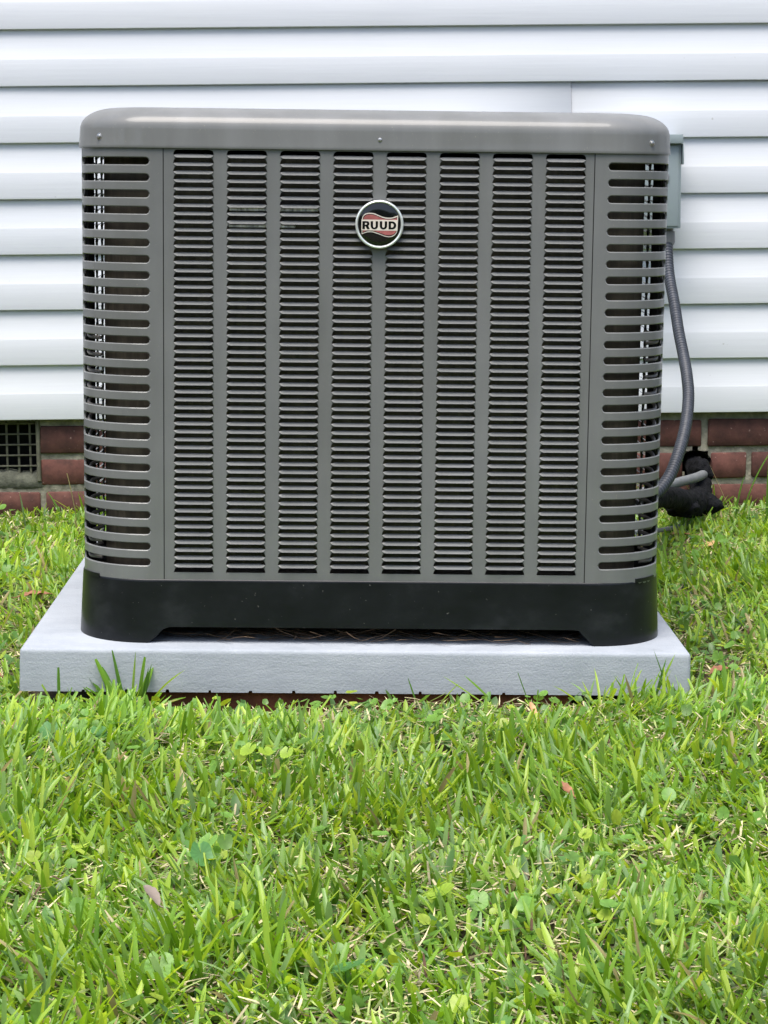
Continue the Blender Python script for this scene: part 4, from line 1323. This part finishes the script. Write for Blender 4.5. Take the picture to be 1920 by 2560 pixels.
# ------------------------------------------------------------------ disconnect box, conduit, pipes
dbx = tag(empty("disconnect_box", (0.6065, WY, 0.70)), "grey electrical disconnect box mounted on the white siding behind the unit", "electrical box")
V, Fc = bevel_box(-0.072, 0.0690, -0.085, 0.012, -0.0985, 0.090, 0.0022, 2)
mesh_obj("enclosure", V, Fc, BOXGREY, dbx)
V, Fc = bevel_box(-0.075, 0.0705, -0.100, 0.012, 0.0720, 0.0905, 0.0016, 2)
hood = mesh_obj("hood", V, Fc, BOXGREY, dbx)
mesh_obj("cover", *bevel_box(-0.066, 0.0640, -0.0875, -0.080, -0.0940, 0.068, 0.0015, 2), BOXGREY, dbx)
gp = [bevel_box(0.0700, 0.0722, -0.100, -0.070, 0.030, 0.0715, 0.0008, 1)]
mesh_obj("side_flange", *join_parts(gp), BOXGREY, dbx)
V, Fc = bevel_box(0.030, 0.0440, -0.0915, -0.0860, -0.004, 0.0120, 0.003, 2)
mesh_obj("hasp", V, Fc, FITTING, dbx)
# fitting
ft = tag(empty("conduit_fitting", (0.652, 4.535, 0.5995)), "short grey threaded connector below the electrical box", "conduit fitting")
V, Fc = [], []
ns = 20
prof_f = [(0.0, 0.003), (0.0125, 0.003), (0.0125, -0.004), (0.0162, -0.0045), (0.0165, -0.026), (0.0148, -0.031), (0.0130, -0.033), (0.0128, -0.040), (0.0, -0.041)]
for r, z in prof_f:
    for k in range(ns):
        a = 2 * math.pi * k / ns
        rr = r * (1.02 if (k % 2 == 0 and r > 0.016) else 1)
        V.append((rr * math.cos(a), rr * math.sin(a), z))
for j in range(len(prof_f) - 1):
    for k in range(ns):
        k2 = (k + 1) % ns
        Fc.append((j * ns + k, (j + 1) * ns + k, (j + 1) * ns + k2, j * ns + k2))
mesh_obj("connector_body", V, Fc, FITTING, ft, angle=35)
pts = [(0.652, 4.533, 0.575), (0.6504, 4.51, 0.546), (0.6482, 4.47, 0.5072), (0.6489, 4.40, 0.454), (0.6478, 4.33, 0.4027), (0.6487, 4.27, 0.3601), (0.6455, 4.2, 0.3234), (0.639, 4.14, 0.287), (0.6213, 4.06, 0.2427), (0.5957, 3.98, 0.2004), (0.5684, 3.92, 0.1646), (0.530, 3.87, 0.140), (0.47, 3.83, 0.13), (0.40, 3.78, 0.14)]
cp = resample(catmull(pts, 16), 0.0012)
V, Fc = tube(cp, lambda i: 0.0103 + 0.0012 * math.sin(i * 2 * math.pi / 6.4), 18)
cd = mesh_obj("flexible_conduit", V, Fc, CONDUIT, None, angle=None)
tag(cd, "grey ribbed flexible conduit curving from the electrical box to the unit", "conduit")
pts = [(0.742, 4.62, 0.094), (0.7328, 4.52, 0.0963), (0.6995, 4.42, 0.1007), (0.6489, 4.3, 0.1085), (0.5958, 4.15, 0.121), (0.5448, 4.0, 0.1333), (0.48, 3.86, 0.14), (0.38, 3.8, 0.14)]
V, Fc = tube(resample(catmull([Vector(p) for p in pts], 10), 0.008), 0.0098, 16)
pp = mesh_obj("grey_pipe", V, Fc, PVC, None, angle=None)
tag(pp, "smooth grey pipe coming out of the hole in the brick foundation", "pipe")
# insulated refrigerant line, lumpy torn foam
pts = [(0.728, 4.66, 0.100), (0.727, 4.58, 0.095), (0.722, 4.50, 0.078), (0.706, 4.42, 0.060), (0.668, 4.30, 0.066), (0.617, 4.15, 0.098), (0.567, 4.0, 0.122), (0.515, 3.86, 0.135), (0.42, 3.79, 0.14)]
cpl = resample(catmull([Vector(p) for p in pts], 12), 0.006)
nL = len(cpl)
def foam_r(i):
    t = i / nL
    r = 0.0195 + 0.008 * math.exp(-((t - 0.36) / 0.10) ** 2) + 0.002 * math.exp(-((t - 0.12) / 0.1) ** 2)
    return r
V, Fc = tube(cpl, foam_r, 28)
V = [Vector(v) for v in V]
for i, v in enumerate(V):
    c = cpl[min(i // 28, nL - 1)]
    d = (v - c)
    n1 = mnoise.noise(v * 38); n2 = mnoise.noise(v * 110 + Vector((3, 1, 0)))
    V[i] = c + d * (1 + 0.20 * n1 + 0.14 * n2)
refl = mesh_obj("refrigerant_line", V, Fc, FOAM, None, angle=None)
tag(refl, "black foam wrapped refrigerant line lying between the wall and the unit", "insulated pipe")
# torn foam flaps, children of the line
for (loc, sz, sd) in (((0.694, 4.40, 0.050), (0.052, 0.036, 0.024), 1), ((0.645, 4.24, 0.066), (0.034, 0.030, 0.018), 2), ((0.726, 4.53, 0.100), (0.022, 0.05, 0.027), 3)):
    bm = bmesh.new(); bmesh.ops.create_icosphere(bm, subdivisions=4, radius=1)
    for v in bm.verts:
        nn = mnoise.noise(v.co * 1.6 + Vector((sd * 7, 0, 0))); n2 = mnoise.noise(v.co * 4.5 + Vector((0, sd * 5, 0)))
        v.co = Vector((v.co.x * sz[0], v.co.y * sz[1], v.co.z * sz[2])) * (1 + 0.25 * nn + 0.12 * n2)
    me = bpy.data.meshes.new("torn_foam"); bm.to_mesh(me); bm.free(); me.materials.append(FOAM); me.shade_smooth()
    link("torn_foam", me, refl, loc)
pts = [(0.692, 4.40, 0.060), (0.6914, 4.4, 0.0413), (0.69, 4.39, 0.0285), (0.6814, 4.36, 0.0209), (0.6469, 4.28, 0.0238), (0.5966, 4.15, 0.0375), (0.5529, 4.0, 0.0587), (0.5042, 3.8, 0.0895), (0.44, 3.75, 0.10)]
V, Fc = tube(catmull([Vector(p) for p in pts], 10), 0.0043, 12)
tb = mesh_obj("liquid_tube", V, Fc, TUBEGREY, None, angle=None)
tag(tb, "thin grey tube bending low over the grass behind the unit", "tube")
